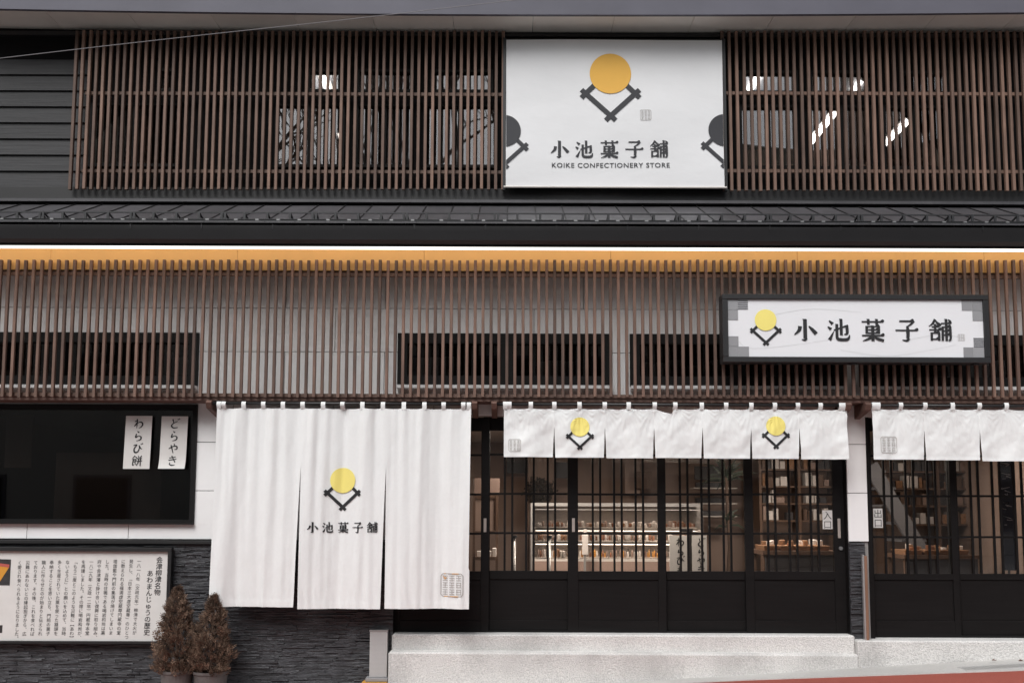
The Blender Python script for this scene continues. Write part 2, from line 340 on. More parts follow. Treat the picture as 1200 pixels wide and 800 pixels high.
def segbar(mb, a, b, w, y, fn=None, n=10):
    a, b = Vector((a[0], 0, a[1])), Vector((b[0], 0, b[1])); d = (b-a).normalized(); r_ = Vector((-d.z, 0, d.x))*w/2
    vs = []
    for i in range(n+1):
        p = a + (b-a)*i/n
        for q in (p - r_, p, p + r_): vs.append((q.x, (fn(q.x, q.z) if fn else y), q.z))
    mb.raw(vs, [f for i in range(n) for f in ((3*i, 3*i+1, 3*i+4, 3*i+3), (3*i+1, 3*i+2, 3*i+5, 3*i+4))])
def emblem(parent, cx, cz, r, y, fn=None, disc='yellow', bars='ink', clip=None):
    """a round sun above crossed bars; r is the sun's radius"""
    def P(u, v): return (cx + u*r, cz + v*r)
    k = MB(); n = 0
    for a, b in (((-1.40, -0.80), (0.24, -2.33)), ((1.40, -0.80), (-0.24, -2.33)), ((-1.40, -1.20), (-0.70, -0.50)), ((1.40, -1.20), (0.70, -0.50))):
        segbar(k, P(*a), P(*b), 0.245*r, y - 0.0004*n, (lambda x, z, n=n: fn(x, z) - 0.0004*n) if fn else None); n += 1
    d = MB(); d.disc((cx, y - 0.0022, cz), r)
    if fn: d.v = [(a, fn(a, c) - 0.0022, c) for a, b, c in d.v]
    out = []
    for mb, nm, m in ((k, 'emblem_bars', bars), (d, 'emblem_sun', disc)):
        if clip: clipmesh(mb, *clip)
        out.append(mb.build(nm, m, parent))
    return out
def clipmesh(mb, xa, xb):
    me = mb.mesh('clip'); bm = bmesh.new(); bm.from_mesh(me)
    for x_, nx in ((xa, -1), (xb, 1)):
        bmesh.ops.bisect_plane(bm, geom=bm.verts[:] + bm.edges[:] + bm.faces[:], plane_co=(x_, 0, 0), plane_no=(nx, 0, 0), clear_outer=True)
    bm.verts.index_update()
    mb.v = [tuple(v.co) for v in bm.verts]; mb.f = [tuple(v.index for v in f.verts) for f in bm.faces]; bm.free(); bpy.data.meshes.remove(me)
def sealmark(parent, cx, cz, s, y, fn=None, m='seal', orange=False):
    """a square seal: rounded border and nine cells of seal script strokes"""
    rr = random.Random(5); k = MB(); h = s/2; w = s*0.035
    c = h*0.82
    pts = [(-c,-h),(c,-h),(h,-c),(h,c),(c,h),(-c,h),(-h,c),(-h,-c)]
    for i in range(8):
        a, b = pts[i], pts[(i+1) % 8]
        segbar(k, (cx+a[0], cz+a[1]), (cx+b[0], cz+b[1]), w, y, fn, 3)
    t = s*0.28
    for i in (-1, 0, 1):
        for j in (-1, 0, 1):
            ox, oz = cx + i*s*0.305, cz + j*s*0.305
            for q in range(3): segbar(k, (ox - t*.42, oz + t*(q-1)*.36), (ox + t*.42, oz + t*(q-1)*.36), w*.8, y - 0.0003, (lambda x, z: fn(x, z) - 0.0003) if fn else None, 2)
            for q in ((-.3, .3) if rr.random() < .6 else (0,)): segbar(k, (ox + t*q, oz - t*.42), (ox + t*q, oz + t*.42), w*.8, y - 0.0006, (lambda x, z: fn(x, z) - 0.0006) if fn else None, 2)
    o = k.build('seal_stamp', m, parent)
    if orange:
        k = MB()
        for i in range(3): segbar(k, (cx - .4*s + i*.05*s, cz + .40*s - i*.06*s), (cx - .30*s + i*.03*s, cz + .24*s + i*.05*s), w*1.2, y - 0.001, (lambda x, z: fn(x, z) - 0.001) if fn else None, 2)
        for sg_n in (-1, 1): segbar(k, (cx - .35*s, cz + sg_n*h), (cx + .30*s, cz + sg_n*h), w*1.05, y - 0.001, (lambda x, z: fn(x, z) - 0.001) if fn else None, 2)
        k.build('seal_colour', 'seal_red', parent)
    return o

# ================================================================== THE SETTING
def gz(x): return 0.06 * max(-14.0, min(14.0, x)) + 0.075
def sheet(xs, ys, dz, zf=None):
    vs = []; fs = []
    for y in ys:
        for x in xs: vs.append((x, y, (zf(x, y) if zf else gz(x)) + dz))
    n = len(xs)
    for j in range(len(ys)-1):
        for i in range(n-1): fs.append((j*n+i, j*n+i+1, (j+1)*n+i+1, (j+1)*n+i))
    return MB().raw(vs, fs)
xs = [-300, -60, -14, -7, 0, 7, 14, 60, 300]
sheet(xs, [-300, -60, -20, -10, 0, 20, 60, 300], -0.06).build('ground', 'soil', kind='structure')
def ground_hit(px, py):
    d = at(px, py, 0) - CAM; t = (gz(0) - CAM.z)/(d.z - 0.06*d.x); return CAM + d*t
ca_, cb_ = ground_hit(770, 799.3), ground_hit(1150, 786)
def curb_y(x): return ca_.y - .22*max(0, min(1.5, ca_.x - x)) + (cb_.y - ca_.y)*(max(ca_.x, min(7, x)) - ca_.x)/(cb_.x - ca_.x)
vs = []; fs = []
xr = [-60, -14, -7, -3, 0, 1, 2, 3, 4, 5, 6, 7, 14, 60]
for x in xr:
    vs += [(x, curb_y(x), gz(x) - 0.008), (x, -2.6, gz(x) - 0.018)]
for i in range(len(xr)-1): fs.append((2*i+1, 2*i+3, 2*i+2, 2*i))
MB().raw(vs, fs).build('footway', 'roadred', kind='structure')
MB().raw([(x, y, gz(x) - 0.024) for x in xr for y in (-0.7, -8.6)], fs).build('road', 'asphalt', kind='structure')
MB().raw([(x, y, gz(x) - 0.0125) for x in xr for y in (-2.66, -2.81)], fs).build('road_marking', 'shelfwhite', kind='structure')
vs = []; fs = []
for x in xr:
    vs += [(x, 0.4, gz(x) - 0.002), (x, curb_y(x), gz(x) + 0.0), (x, curb_y(x) - 0.005, gz(x) - 0.05)]
for i in range(len(xr)-1): fs += [(3*i+1, 3*i+4, 3*i+3, 3*i), (3*i+2, 3*i+5, 3*i+4, 3*i+1)]
MB().raw(vs, fs).build('pavement', 'pave', kind='structure')
sheet(xs, [-12.5, -8.55], -0.026).build('far_pavement', 'pave', kind='structure')
# wooded slope across the street, seen only in the glass
def hillz(x, y):
    k = 0.69 + 0.20/(1 + math.exp(-(x - 9)*.8)) + 0.33/(1 + math.exp((x + 19)*.8))
    return max(0, (-y - 26))*k + 1.3*noise.noise((x*.35, y*.1, 0)) - 1.0
sheet([-120 + 3*i for i in range(81)], [-26 - 4*i for i in range(9)], 0, hillz).build('hills', 'hill', kind='structure')

# ================================================================== SHOP BUILDING
B = empty('shop_building', (0, 0, 0), 'two-storey shop with white tiled wall, dark slate base, black sliding doors and metal roof', 'building')
YW = 0.0                                   # face of the ground floor wall
YD = 0.10                                  # face of the doors
ZP = Z(741, YD, 780)                       # top of the concrete step
YE = -0.56
Z_SOF = Z(292.5, YE)                     # height of the eave edge
# --- white tile panels of the wall: rows 0.385 m high
rows = [Z(633, YW), Z(576, YW), Z(519, YW), Z(466, YW), Z(413, YW), Z(362, YW), Z(314, YW)]
rows = [rows[0], rows[1], rows[2], rows[3], rows[4], rows[5], Z_SOF + 0.08]
openings = [(X(-60, YW, 540), X(230, YW, 540), Z(614, YW, 200), Z(474, YW, 200)),          # big window
            (X(-60, YW, 420), X(233, YW, 420), Z(452, YW, 200), Z(390, YW, 200)),
            (X(466, YW, 420), X(717, YW, 420), Z(452, YW), Z(391, YW)),
            (X(738, YW, 420), X(988, YW, 420), Z(452, YW), Z(391, YW)),
            (X(1006, YW, 420), X(1260, YW, 420), Z(452, YW), Z(391, YW)),
            (X(459, YW, 600), X(994, YW, 600), -1, Z(487, YW)),                                # entrance
            (X(1017, YW, 600), X(1300, YW, 600), -1, Z(487, YW))]
xe = [X(-80, YW) + 0.910*i for i in range(13)]
G = 0.003
def cut(rects, o):
    out = []
    for (a, b, c, d) in rects:
        x0, x1, z0, z1 = o
        if x0 >= b or x1 <= a or z0 >= d or z1 <= c: out.append((a, b, c, d)); continue
        if c < z0: out.append((a, b, c, z0))
        if d > z1: out.append((a, b, z1, d))
        zz0, zz1 = max(c, z0), min(d, z1)
        if a < x0: out.append((a, x0, zz0, zz1))
        if b > x1: out.append((x1, b, zz0, zz1))
    return out
for j in range(len(rows)-1):
    for i in range(len(xe)-1):
        sh = 0.455 if j % 2 else 0.0
        rects = [(xe[i] + sh + G, xe[i+1] + sh - G, rows[j] + G, rows[j+1] - G)]
        for o in openings: rects = cut(rects, o)
        k = MB(); n = 0
        for (a, b, c, d) in rects:
            if b - a > 0.012 and d - c > 0.012: k.box(a, b, YW, YW + 0.018, c, d); n += 1
        if n: k.build('wall_panel', 'panel', B, bevel=0.0015)
k = MB()
for (a, b, c, d) in [r for r in [(xe[0], xe[-1], rows[0] - 1.5, Z_SOF + .10)]]:
    rr = [(a, b, c, d)]
    for o in openings: rr = cut(rr, o)
    for q in rr: k.box(q[0], q[1], YW + 0.0185, YW + 0.14, q[2], q[3])
k.build('wall', 'backing', B)

# --- slate cladding of thin strips
zc = Z(637.5, YW, 300)
def ledger(mb, x0, x1, z1, rnd, y0=YW):
    z0 = gz(x0) - 0.06; z = z0
    while z < z1 - 0.004:
        h = min(rnd.uniform(0.009, 0.018), z1 - z); x = x0
        while x < x1 - 0.002:
            w = min(rnd.uniform(0.06, 0.26), x1 - x)
            if x1 - x - w < 0.05: w = x1 - x
            d = rnd.choice((0.003, 0.006, 0.009, 0.012, 0.018)) + rnd.uniform(0, 0.003)
            t = rnd.uniform(-0.003, 0.003)
            a, b, c, e = x + 0.0008, x + w - 0.0008, z + 0.0008, z + h - 0.0008
            mb.hexa([(a, y0-d, c), (b, y0-d-t, c), (b, y0+0.018, c), (a, y0+0.018, c), (a, y0-d-t*.5, e), (b, y0-d+t*.5, e), (b, y0+0.018, e), (a, y0+0.018, e)])
            x += w
        z += h
rn = random.Random(3)
k = MB(); ledger(k, X(-60, YW, 700), X(461, YW, 700), zc, rn); ledger(k, X(996, YW, 690), X(1014.5, YW, 690), Z(635.5, YW, 1005), rn)
k.build('slate_cladding', 'stone', B, kind='stuff')
MB().box(X(-60, YW), X(459, YW), -0.045, 0.02, zc + 0.001, zc + 0.034).build('ledge', 'dark', B, bevel=0.004)

# --- ground floor windows
def window(name, x0, x1, z0, z1, y=0.0, fr=0.05, mullions=(), gl='darkglass', depth=0.09, proud=0.02):
    f = MB(); ya, yb = y - proud, y + depth
    f.box(x0, x1, ya, yb, z0, z0 + fr); f.box(x0, x1, ya, yb, z1 - fr, z1)
    f.box(x0, x0 + fr, ya, yb, z0 + fr, z1 - fr); f.box(x1 - fr, x1, ya, yb, z0 + fr, z1 - fr)
    for q in mullions: f.box(q - fr*.6, q + fr*.6, ya + .004, yb - .004, z0 + fr, z1 - fr)
    w = f.build(name, 'frame', B)
    MB().box(x0 + fr, x1 - fr, y + 0.035, y + 0.041, z0 + fr, z1 - fr).build('pane', gl, w)
    return w
wb = window('window', *openings[0], fr=0.042)
MB().box(openings[0][0], openings[0][1], -0.045, -0.0205, openings[0][2] + 0.0, openings[0][2] + 0.02).build('sill', 'frame', wb)
for o, mu in ((openings[1], (X(70, 0, 420),)), (openings[2], (X(594, 0, 420),)), (openings[3], (X(866, 0, 420),)), (openings[4], (X(1128, 0, 420),))):
    w = window('window', o[0], o[1], o[2], o[3], fr=0.09, mullions=mu, gl='darkglass')
    MB().box(o[0], o[1], -0.10, -0.021, o[2] - 0.034, o[2] - 0.004).build('sill', 'panel', w)
# grey jumble behind the small windows: a shelf of stored boxes
# --- ledge board under the lower screen
zl0 = Z(471, -0.2); zl1 = zl0 + 0.035
MB().box(X(-60, -.2), X(1300, -.2), -0.245, -0.002, zl0, zl1).build('ledge_board', 'rail', B)

# --- sliding doors
def bx(mb, x0, x1, z0, z1, y0, y1): mb.box(x0, x1, y0, y1, z0, z1)
def sliding_door(pa, pb, y, py_bot, glass_px, munt, pull=None, py_glass=669, pyr=(533, 579, 625), key=None, ref=800, pull_y=(607, 623)):
    x0, x1 = X(pa, y, 650), X(pb, y, 650); zb = Z(py_bot, y, ref); zt = Z(489, y, ref)
    zg0, zg1 = Z(py_glass, y, ref), Z(505, y, ref)
    ga, gb = X(glass_px[0], y, 620), X(glass_px[1], y, 620)
    f = MB(); d = 0.036
    f.box(x0, ga, y, y + d, zb, zt); f.box(gb, x1, y, y + d, zb, zt)
    f.box(ga, gb, y, y + d, zg1, zt)
    zr = Z(679, y, ref); zq = Z(727, y, ref)
    f.box(ga, gb, y, y + d, zr, zg0); f.box(ga, gb, y, y + d, zb, zq)
    dr = f.build('sliding_door', 'lacquer', B, bevel=0.002)
    MB().box(ga, gb, y + 0.012, y + 0.026, zq, zr).build('door_panel', 'lacquer', dr, bevel=0.001)
    MB().box(ga, gb, y + 0.020, y + 0.025, zg0, zg1).build('pane', 'glass', dr)
    for p in munt:
        xx = X(p, y, 620); MB().box(xx - 0.0095, xx + 0.0095, y + 0.001, y + 0.0195, zg0, zg1).build('muntin', 'lacquer', dr)
    for p in pyr:
        zz = Z(p, y, ref); MB().box(ga, gb, y + 0.003, y + 0.0175, zz - 0.0095, zz + 0.0095).build('crossbar', 'lacquer', dr)
    if pull:
        xx = X(pull, y, 615); z0, z1 = Z(pull_y[1], y, ref), Z(pull_y[0], y, ref)
        MB().box(xx - 0.013, xx + 0.013, y - 0.005, y - 0.0005, z0, z1).build('pull', 'pull', dr, bevel=0.002)
    if key:
        c = at(key[0], key[1], y); MB().tube([(c.x, y - 0.014, c.z), (c.x, y - 0.0005, c.z)], 0.017, 14).build('lock', 'zinc', dr, smooth=False)
    return dr
YF, YB = YD, YD + 0.042
def pairs(a): return [a + 16.8, a + 25.6, a + 42.0, a + 50.8, a + 67.3, a + 76.0]
sliding_door(461, 573, YF, 741.5, (470, 563.5), pairs(468.5), pull=568.4, ref=560)
sliding_door(566, 675.5, YB, 739.5, (574, 668), pairs(574.6), pull=None)
sliding_door(665.5, 780.5, YF, 740, (677.5, 771), pairs(678.0), pull=672, ref=720)
sliding_door(771.5, 882, YB, 740, (780.5, 873), pairs(780.8), pull=775.6, ref=820)
sliding_door(873.5, 992.5, YF, 740.5, (883, 977), pairs(883.5), pull=983.2, key=(985, 642), ref=930, pull_y=(607, 630))
sliding_door(1017.5, 1123, YF, 745, (1023, 1115), [p*1.02 + 1022 - 1.5 for p in pairs(0)], pull=1018.6, py_glass=672, pyr=(534, 581, 629), key=(1019.3, 643), ref=1060, pull_y=(608, 630))
sliding_door(1113.5, 1232, YB, 745.5, (1123.5, 1215), [p*1.02 + 1124 - 1.5 for p in pairs(0)], pull=1118.3, py_glass=672, pyr=(534, 581, 629), ref=1160, pull_y=(612, 630))
# door heads, jambs and sills
k = MB()
k.box(X(461, .05), X(993.5, .05), 0.02, 0.18, Z(487.5, 0.1), Z(476, 0.1))
k.box(X(1017, .05), X(1300, .05), 0.02, 0.18, Z(487.5, 0.1), Z(476, 0.1))
k.build('door_head', 'rail', B)
for a, b, dz in ((X(459, YW, 620) + .001, X(461, YD, 620) + 0.012, 0), (X(990.6, YD, 620), X(994, YW, 620) - .001, .02), (X(1017, YW, 620) + .001, X(1017.5, YD, 620) + 0.006, .05)):
    MB().box(a, b, 0.021, 0.185, ZP - dz, Z(488, .1)).build('door_jamb', 'lacquer', B)

MB().box(X(461, .05), X(993.5, .05) - .01, YD + .004, 0.189, ZP - .004, ZP + .013).build('door_track', 'frame', B)
MB().box(X(1018, .05), X(1300, .05), YD + .004, 0.189, Z(746.5, YD, 1080) - .004, Z(746.5, YD, 1080) + .016).build('door_track', 'frame', B)
# --- concrete steps
ZP2 = Z(746.5, YD, 1080)
k = MB()
xa, xb, xc = X(459, -.06, 750), X(1002, -.06, 750), X(1300, -.06, 750)
zs = Z(764, -0.06, 560)                               # height of the lower step
k.box(xa, xb + 0.0, -0.06, 4.2, -0.6, ZP - 0.001)
k.build('entrance_step', 'concrete', None, bevel=0.012, kind='structure')
MB().box(xb + 0.002, xc, -0.125, 4.2, -0.6, ZP2 - 0.001).build('entrance_step', 'concrete', None, bevel=0.012, kind='structure')
k = MB()
x_a, x_b = X(455, -.2, 765), X(1010, -.2, 772)
zl, zr_ = Z(763.5, -.2, 470), Z(768, -.2, 1008)
k.hexa([(x_a, -0.20, -0.6), (x_b, -0.13, -0.6), (x_b, 0.0, -0.6), (x_a, 0.0, -0.6), (x_a, -0.20, zl), (x_b, -0.13, zr_), (x_b, 0.0, zr_ + .003), (x_a, 0.0, zl + .003)])
k.build('lower_step', 'concrete', None, bevel=0.014, kind='structure')

# --- ochre soffit, led strip, eave, gutter
k = MB()
nP = 7; xa, xb = X(-90, .8), X(1300, .8)
for i in range(nP):
    a = xa + (xb-xa)*i/nP; b = xa + (xb-xa)*(i+1)/nP
    a += .0015; b -= .0015; yo, yi, zo, zi = YE + .031, -.001, Z_SOF + .13, Z(286, -.24)
    MB().hexa([(a, yo, zo), (b, yo, zo), (b, yi, zi), (a, yi, zi), (a, yo, zo + .014), (b, yo, zo + .014), (b, yi, zi + .014), (a, yi, zi + .014)]).build('soffit_board', 'ochre', B)
    MB().box(a, b, -.248, -.226, Z(317.5, -.248), Z(286, -.24) - .002).build('fascia_board', 'ochre', B)
strip = MB().box(xa, xb, YE + 0.002, YE + 0.026, Z_SOF + 0.009, Z_SOF + 0.021).build('light_strip', 'led', B)
MB().box(xa, xb, YE + 0.032, YE + 0.060, Z_SOF + 0.012, Z_SOF + 0.125).build('hidden_diffuser', 'led', strip)  # hidden glow added behind the strip to brighten the ochre boards
MB().box(xa, xb, -0.055, -0.003, Z_SOF - 0.105, Z_SOF + 0.06).build('shadow_rail', 'rail', B)
zg0, zg1 = Z(288, YE), Z(268.5, YE)
k = MB()                                               # gutter: a trough with a rolled lip
prof = [(YE - .004, zg0 + .01), (YE - .035, zg0 + .004), (YE - .07, zg0 + .03), (YE - .082, zg1 - .03), (YE - .085, zg1), (YE - .072, zg1 + .006), (YE - .066, zg1 - .004), (YE - .02, zg1 - .004), (YE + .0, zg1 - .01)]
vs = []; fs = []
for i in range(2): vs += [((xa, xb)[i], y, z) for y, z in prof]
n = len(prof); fs = [(j, j+1, n+j+1, n+j) for j in range(n-1)]
k.raw(vs, fs); gut = k.build('gutter', 'gutter', B, smooth=False)
for p in range(-20, 1260, 84):
    xx = X(p, YE); MB().box(xx - .004, xx + .004, YE - .089, YE - .01, zg1 - .028, zg1 + .009).build('gutter_bracket', 'gutter', gut)
# metal roof: sheets with seams between
ye0, ze0 = YE - 0.03, Z(262, YE - .03)
yt0 = 0.50; zt0 = Z(240.5, yt0)
k = MB().box(xa, xb, YE - .005, YE + .03, Z_SOF + .0225, ze0 - .02); k.build('eave_fascia', 'dark', B)
roof = MB().hexa([(xa, YE + .031, ze0 - .06), (xb, YE + .031, ze0 - .06), (xb, yt0, Z(286, -.24) + .03), (xa, yt0, Z(286, -.24) + .03), (xa, YE + .031, ze0 - .03), (xb, YE + .031, ze0 - .03), (xb, yt0, zt0 - .012), (xa, yt0, zt0 - .012)]).build('roof', 'dark', B)
sw = 0.262; i = 0; x = xa
tmb = None
slope = (zt0 - ze0)/(yt0 - ye0)
def rz(y): return ze0 + slope*(y - ye0)
cuts = [ye0, ye0 + 0.16, yt0]
for c in range(2):
    ya_, yb_ = cuts[c], cuts[c+1]; lift = 0.008*(1-c)
    me = MB().hexa([(0.002, ya_, rz(ya_)-.008+lift), (sw-.002, ya_, rz(ya_)-.008+lift), (sw-.002, yb_, rz(yb_)-.008+lift), (0.002, yb_, rz(yb_)-.008+lift),
                    (0.002, ya_, rz(ya_)+lift), (sw-.002, ya_, rz(ya_)+lift), (sw-.002, yb_, rz(yb_)+lift), (0.002, yb_, rz(yb_)+lift)]).mesh('roof_sheet')
    me.materials.append(M['tile'])
    x = xa
    while x < xb: inst('roof_sheet', me, (x, 0, 0), roof); x += sw
me = MB().hexa([(-.004, ye0+.01, rz(ye0)), (.004, ye0+.01, rz(ye0)), (.004, yt0, rz(yt0)), (-.004, yt0, rz(yt0)), (-.004, ye0+.01, rz(ye0)+.012), (.004, ye0+.01, rz(ye0)+.012), (.004, yt0, rz(yt0)+.012), (-.004, yt0, rz(yt0)+.012)]).mesh('roof_seam')
me.materials.append(M['dark'])
x = xa
while x < xb: inst('roof_seam', me, (x, 0, 0), roof); x += sw
# snow guard: long rails on triangular iron brackets
sg = MB()
yg = YE + 0.06; zgr = rz(yg)
sg.box(xa, xb, yg - .006, yg + .006, zgr + .068, zgr + .079); sg.box(xa, xb, yg - .02, yg + .012, zgr + .008, zgr + .014)
sg.box(xa, xb, yg - .06, yg - .05, zgr - .022, zgr - .010)
guard = sg.build('snow_guard', 'snow', B)
mbk = MB(); mbk.bar((0, yg, zgr - .03), (0, yg, zgr + .078), .020, .014); mbk.bar((0, yg, zgr + .072), (0, yg + .13, zgr + .045), .014, .010); mbk.bar((0, yg - .055, zgr - .02), (0, yg + .02, zgr + .0), .016, .010)
mek = mbk.mesh('guard_bracket'); mek.materials.append(M['snow'])
mez = MB().box(-.015, .015, yg - .03, yg - .005, zgr - .006, zgr + .010).mesh('guard_clip'); mez.materials.append(M['zinc'])
p = -20; i = 0
while p < 1230:
    inst('guard_bracket', mek, (X(p, yg), 0, 0), guard)
    if i % 4 == 2: inst('guard_bracket', mek, (X(p + 4, yg), 0, 0), guard)
    inst('guard_clip', mez, (X(p + 11 + (i*7) % 9, yg), 0, 0), guard)
    p += 27.2; i += 1

# --- upper storey
YU = 0.47                                              # front of the upper screens
YUW = 0.60                                             # upper wall
MB().box(xa, xb, 0.40, 0.52, Z(237.5, .40), Z(234.2, .40)).build('flashing', 'tile', B)
MB().box(xa, xb, 0.44, 0.70, Z(240, .45), Z(237.7, .4)).build('flashing_base', 'dark', B)
MB().box(xa, xb, 0.55, 0.70, Z(232.5, .5), Z(221, .55)).build('sill_beam', 'dark', B)
# charred boards at the left end
zb, zt = Z(222, YUW), Z(30, YUW)
nb = 10; bh = 0.165; z = zb; 
for i in range(8):
    z1 = z + bh
    x1 = X(104, YUW, 150)
    MB().hexa([(X(-90, YUW), YUW - .024, z), (x1, YUW - .024, z), (x1, YUW + .01, z), (X(-90, YUW), YUW + .01, z), (X(-90, YUW), YUW - .004, z1 - .004), (x1, YUW - .004, z1 - .004), (x1, YUW + .01, z1 - .004), (X(-90, YUW), YUW + .01, z1 - .004)]).build('siding_board', 'siding', B)
    z = z1
# upper wall with window openings
z_t0, z_t1 = Z(109, YUW), Z(82, YUW)
z_l0, z_l1 = Z(197, YUW), Z(122, YUW)
upw = [(104, 212), (322, 404), (416, 484), (496, 582), (866, 935), (948, 1024), (1034, 1112)]
TR = {(104, 212): (184, 205), (322, 404): (360, 400), (416, 484): (418, 484), (496, 582): (504, 578), (866, 935): (866, 935), (948, 1024): (948, 1024), (1034, 1112): (1056, 1112)}
rr = [(X(-90, YUW), X(1300, YUW), Z(230, YUW), Z(25, YUW))]
for a, b in upw:
    ta, tb = TR[(a, b)]; rr = cut(rr, (X(ta, YUW, 95), X(tb, YUW, 95), z_t0, z_t1)); rr = cut(rr, (X(a, YUW, 150), X(b, YUW, 150), z_l0, z_l1))
k = MB()
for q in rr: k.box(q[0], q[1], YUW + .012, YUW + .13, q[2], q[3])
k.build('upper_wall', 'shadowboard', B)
def upwin(a, b, z0, z1, py, gl):
    x0, x1 = X(a, YUW, py), X(b, YUW, py); f = MB(); fr = .03; ya, yb = YUW - .01, YUW + .08
    f.box(x0, x1, ya, yb, z0, z0 + fr); f.box(x0, x1, ya, yb, z1 - fr, z1)
    f.box(x0, x0 + fr, ya, yb, z0 + fr, z1 - fr); f.box(x1 - fr, x1, ya, yb, z0 + fr, z1 - fr)
    if py > 100: f.box((x0+x1)/2 - .02, (x0+x1)/2 + .02, ya + .003, yb - .003, z0 + fr, z1 - fr)
    w = f.build('window', 'frame', B); MB().box(x0 + fr, x1 - fr, YUW + .03, YUW + .035, z0 + fr, z1 - fr).build('pane', gl, w)
for i, (a, b) in enumerate(upw):
    upwin(*TR[(a, b)], z_t0, z_t1, 95, 'upglass'); upwin(a, b, z_l0, z_l1, 150, 'upglass')
# top soffit and fascia
ysf = 0.17
zs_ = Z(17, ysf)
js = [-60, -45, 50, 147, 245, 342, 435, 530, 625, 721, 815, 908, 1005, 1100, 1196, 1290]
def bow(x): return 0.0016*x*x                         # the eave line rises a little towards both ends
for i in range(len(js)-1):
    a, b = X(js[i], ysf, 17) + .002, X(js[i+1], ysf, 17) - .002
    za, zb2 = zs_ + bow(a), zs_ + bow(b)
    MB().hexa([(a, ysf + .02, za), (b, ysf + .02, zb2), (b, YUW + .01, zb2 + .02), (a, YUW + .01, za + .02), (a, ysf + .02, za + .012), (b, ysf + .02, zb2 + .012), (b, YUW + .01, zb2 + .035), (a, YUW + .01, za + .035)]).build('soffit_panel', 'soffit', B)
for i in range(0, len(js)-1):
    a, b = X(js[i], ysf, 17), X(js[i+1], ysf, 17); za, zb2 = zs_ + bow(a), zs_ + bow(b)
    if i == 0: k = MB()
    k.hexa([(a, ysf - .02, za - .012), (b, ysf - .02, zb2 - .012), (b, ysf + .018, zb2 - .012), (a, ysf + .018, za - .012), (a, ysf - .06, za + .38), (b, ysf - .06, zb2 + .38), (b, ysf + .018, zb2 + .38), (a, ysf + .018, za + .38)])
k.build('fascia', 'fascia', B)
k = MB(); k.hexa([(xa, ysf - .06, zs_ + .40), (xb, ysf - .06, zs_ + .40), (xb, 5, zs_ + 1.9), (xa, 5, zs_ + 1.9), (xa, ysf - .06, zs_ + .50), (xb, ysf - .06, zs_ + .50), (xb, 5, zs_ + 2.0), (xa, 5, zs_ + 2.0)])
k.build('upper_roof', 'tile', B)
MB().box(xa, xb, YUW - .055, YUW - .02, Z(46, YUW), zs_ + .005).build('head_beam', 'dark', B)

# --- rooms behind the glass (walls, floors, ceilings)
xl, xr2 = X(-60, 0), X(1300, 0)
MB().box(X(459, .2), X(1300, .2), 0.19, 4.2, ZP - .0, ZP + .004).build('shop_floor', 'infloor', B)
k = MB().box(xl, xr2, 4.2, 4.3, -.6, 2.75); k.box(xr2, xr2 + .1, .2, 4.3, -.6, 2.75); k.box(xl - .1, xl, .2, 4.3, -.6, 2.75)
k.build('room_wall', 'inwall', B)
MB().box(X(440, .3), X(440, .3) + .08, 0.2, 4.19, -.6, 2.74).build('partition', 'inwall', B)
MB().box(xl, xr2, 0.142, 4.3, 2.52, 2.56).build('room_ceiling', 'inceil', B)
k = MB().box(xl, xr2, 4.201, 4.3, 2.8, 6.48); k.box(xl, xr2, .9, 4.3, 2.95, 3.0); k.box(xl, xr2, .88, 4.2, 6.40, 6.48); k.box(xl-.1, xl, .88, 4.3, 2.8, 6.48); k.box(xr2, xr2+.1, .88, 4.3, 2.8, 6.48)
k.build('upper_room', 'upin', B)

# ================================================================== LATTICE SCREENS
def chamfer_slat(w, d, h):
    c = 0.003
    mb = MB(); p = [(-w/2, d), (-w/2, c), (-w/2 + c, 0), (w/2 - c, 0), (w/2, c), (w/2, d)]
    vs = [(x, y, 0) for x, y in p] + [(x, y, h) for x, y in p]; n = len(p)
    mb.raw(vs, [(i, (i+1) % n, n+(i+1) % n, n+i) for i in range(n)] + [tuple(range(n))[::-1], tuple(range(n, 2*n))])
    return mb
def screen(label, pxs, Yf, ytop, ybot, w, d, m, rails):
    xm = X(pxs[len(pxs)//2], Yf); t = empty('lattice_screen', (xm, Yf, Z(ybot(600), Yf)), label, 'lattice screen', 'wooden lattice screens on the facade')
    h = Z(ytop(600), Yf) - Z(ybot(600), Yf)
    me = chamfer_slat(w, d, h).mesh('slat'); me.materials.append(M[m])
    bm = bmesh.new(); bm.from_mesh(me); bmesh.ops.recalc_face_normals(bm, faces=bm.faces); bm.to_mesh(me); bm.free()
    rs = random.Random(len(pxs))
    for p in pxs:
        c = at(p, ybot(p), Yf); o = inst('slat', me, (c.x, Yf + rs.uniform(0, .003), c.z + rs.uniform(-.004, .004)), t)
        o.rotation_euler = (0, rs.uniform(-.0012, .0012), rs.uniform(-.03, .03))
    for py, hh, y0, y1 in rails:
        c0 = at(pxs[0] - 2, py, y0); c1 = at(pxs[-1] + 2, py, y0)
        MB().box(X(pxs[0], Yf) - .012, X(pxs[-1], Yf) + .012, y0, y1, c0.z - hh/2, c0.z + hh/2).build('rail', m, t)
    return t
def q(n): return 593.8 + 9.42*n*(1 + 3.5e-6*n*n)
YL = -0.30
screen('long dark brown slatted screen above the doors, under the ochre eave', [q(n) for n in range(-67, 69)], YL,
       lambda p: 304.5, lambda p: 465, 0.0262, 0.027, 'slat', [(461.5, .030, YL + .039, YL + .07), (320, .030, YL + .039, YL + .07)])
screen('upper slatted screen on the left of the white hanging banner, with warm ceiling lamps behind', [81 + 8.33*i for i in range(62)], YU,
       lambda p: 36, lambda p: 221.5, 0.029, 0.034, 'slat2', [(109, .032, YU + .037, YU + .07), (200, .032, YU + .037, YU + .07)])
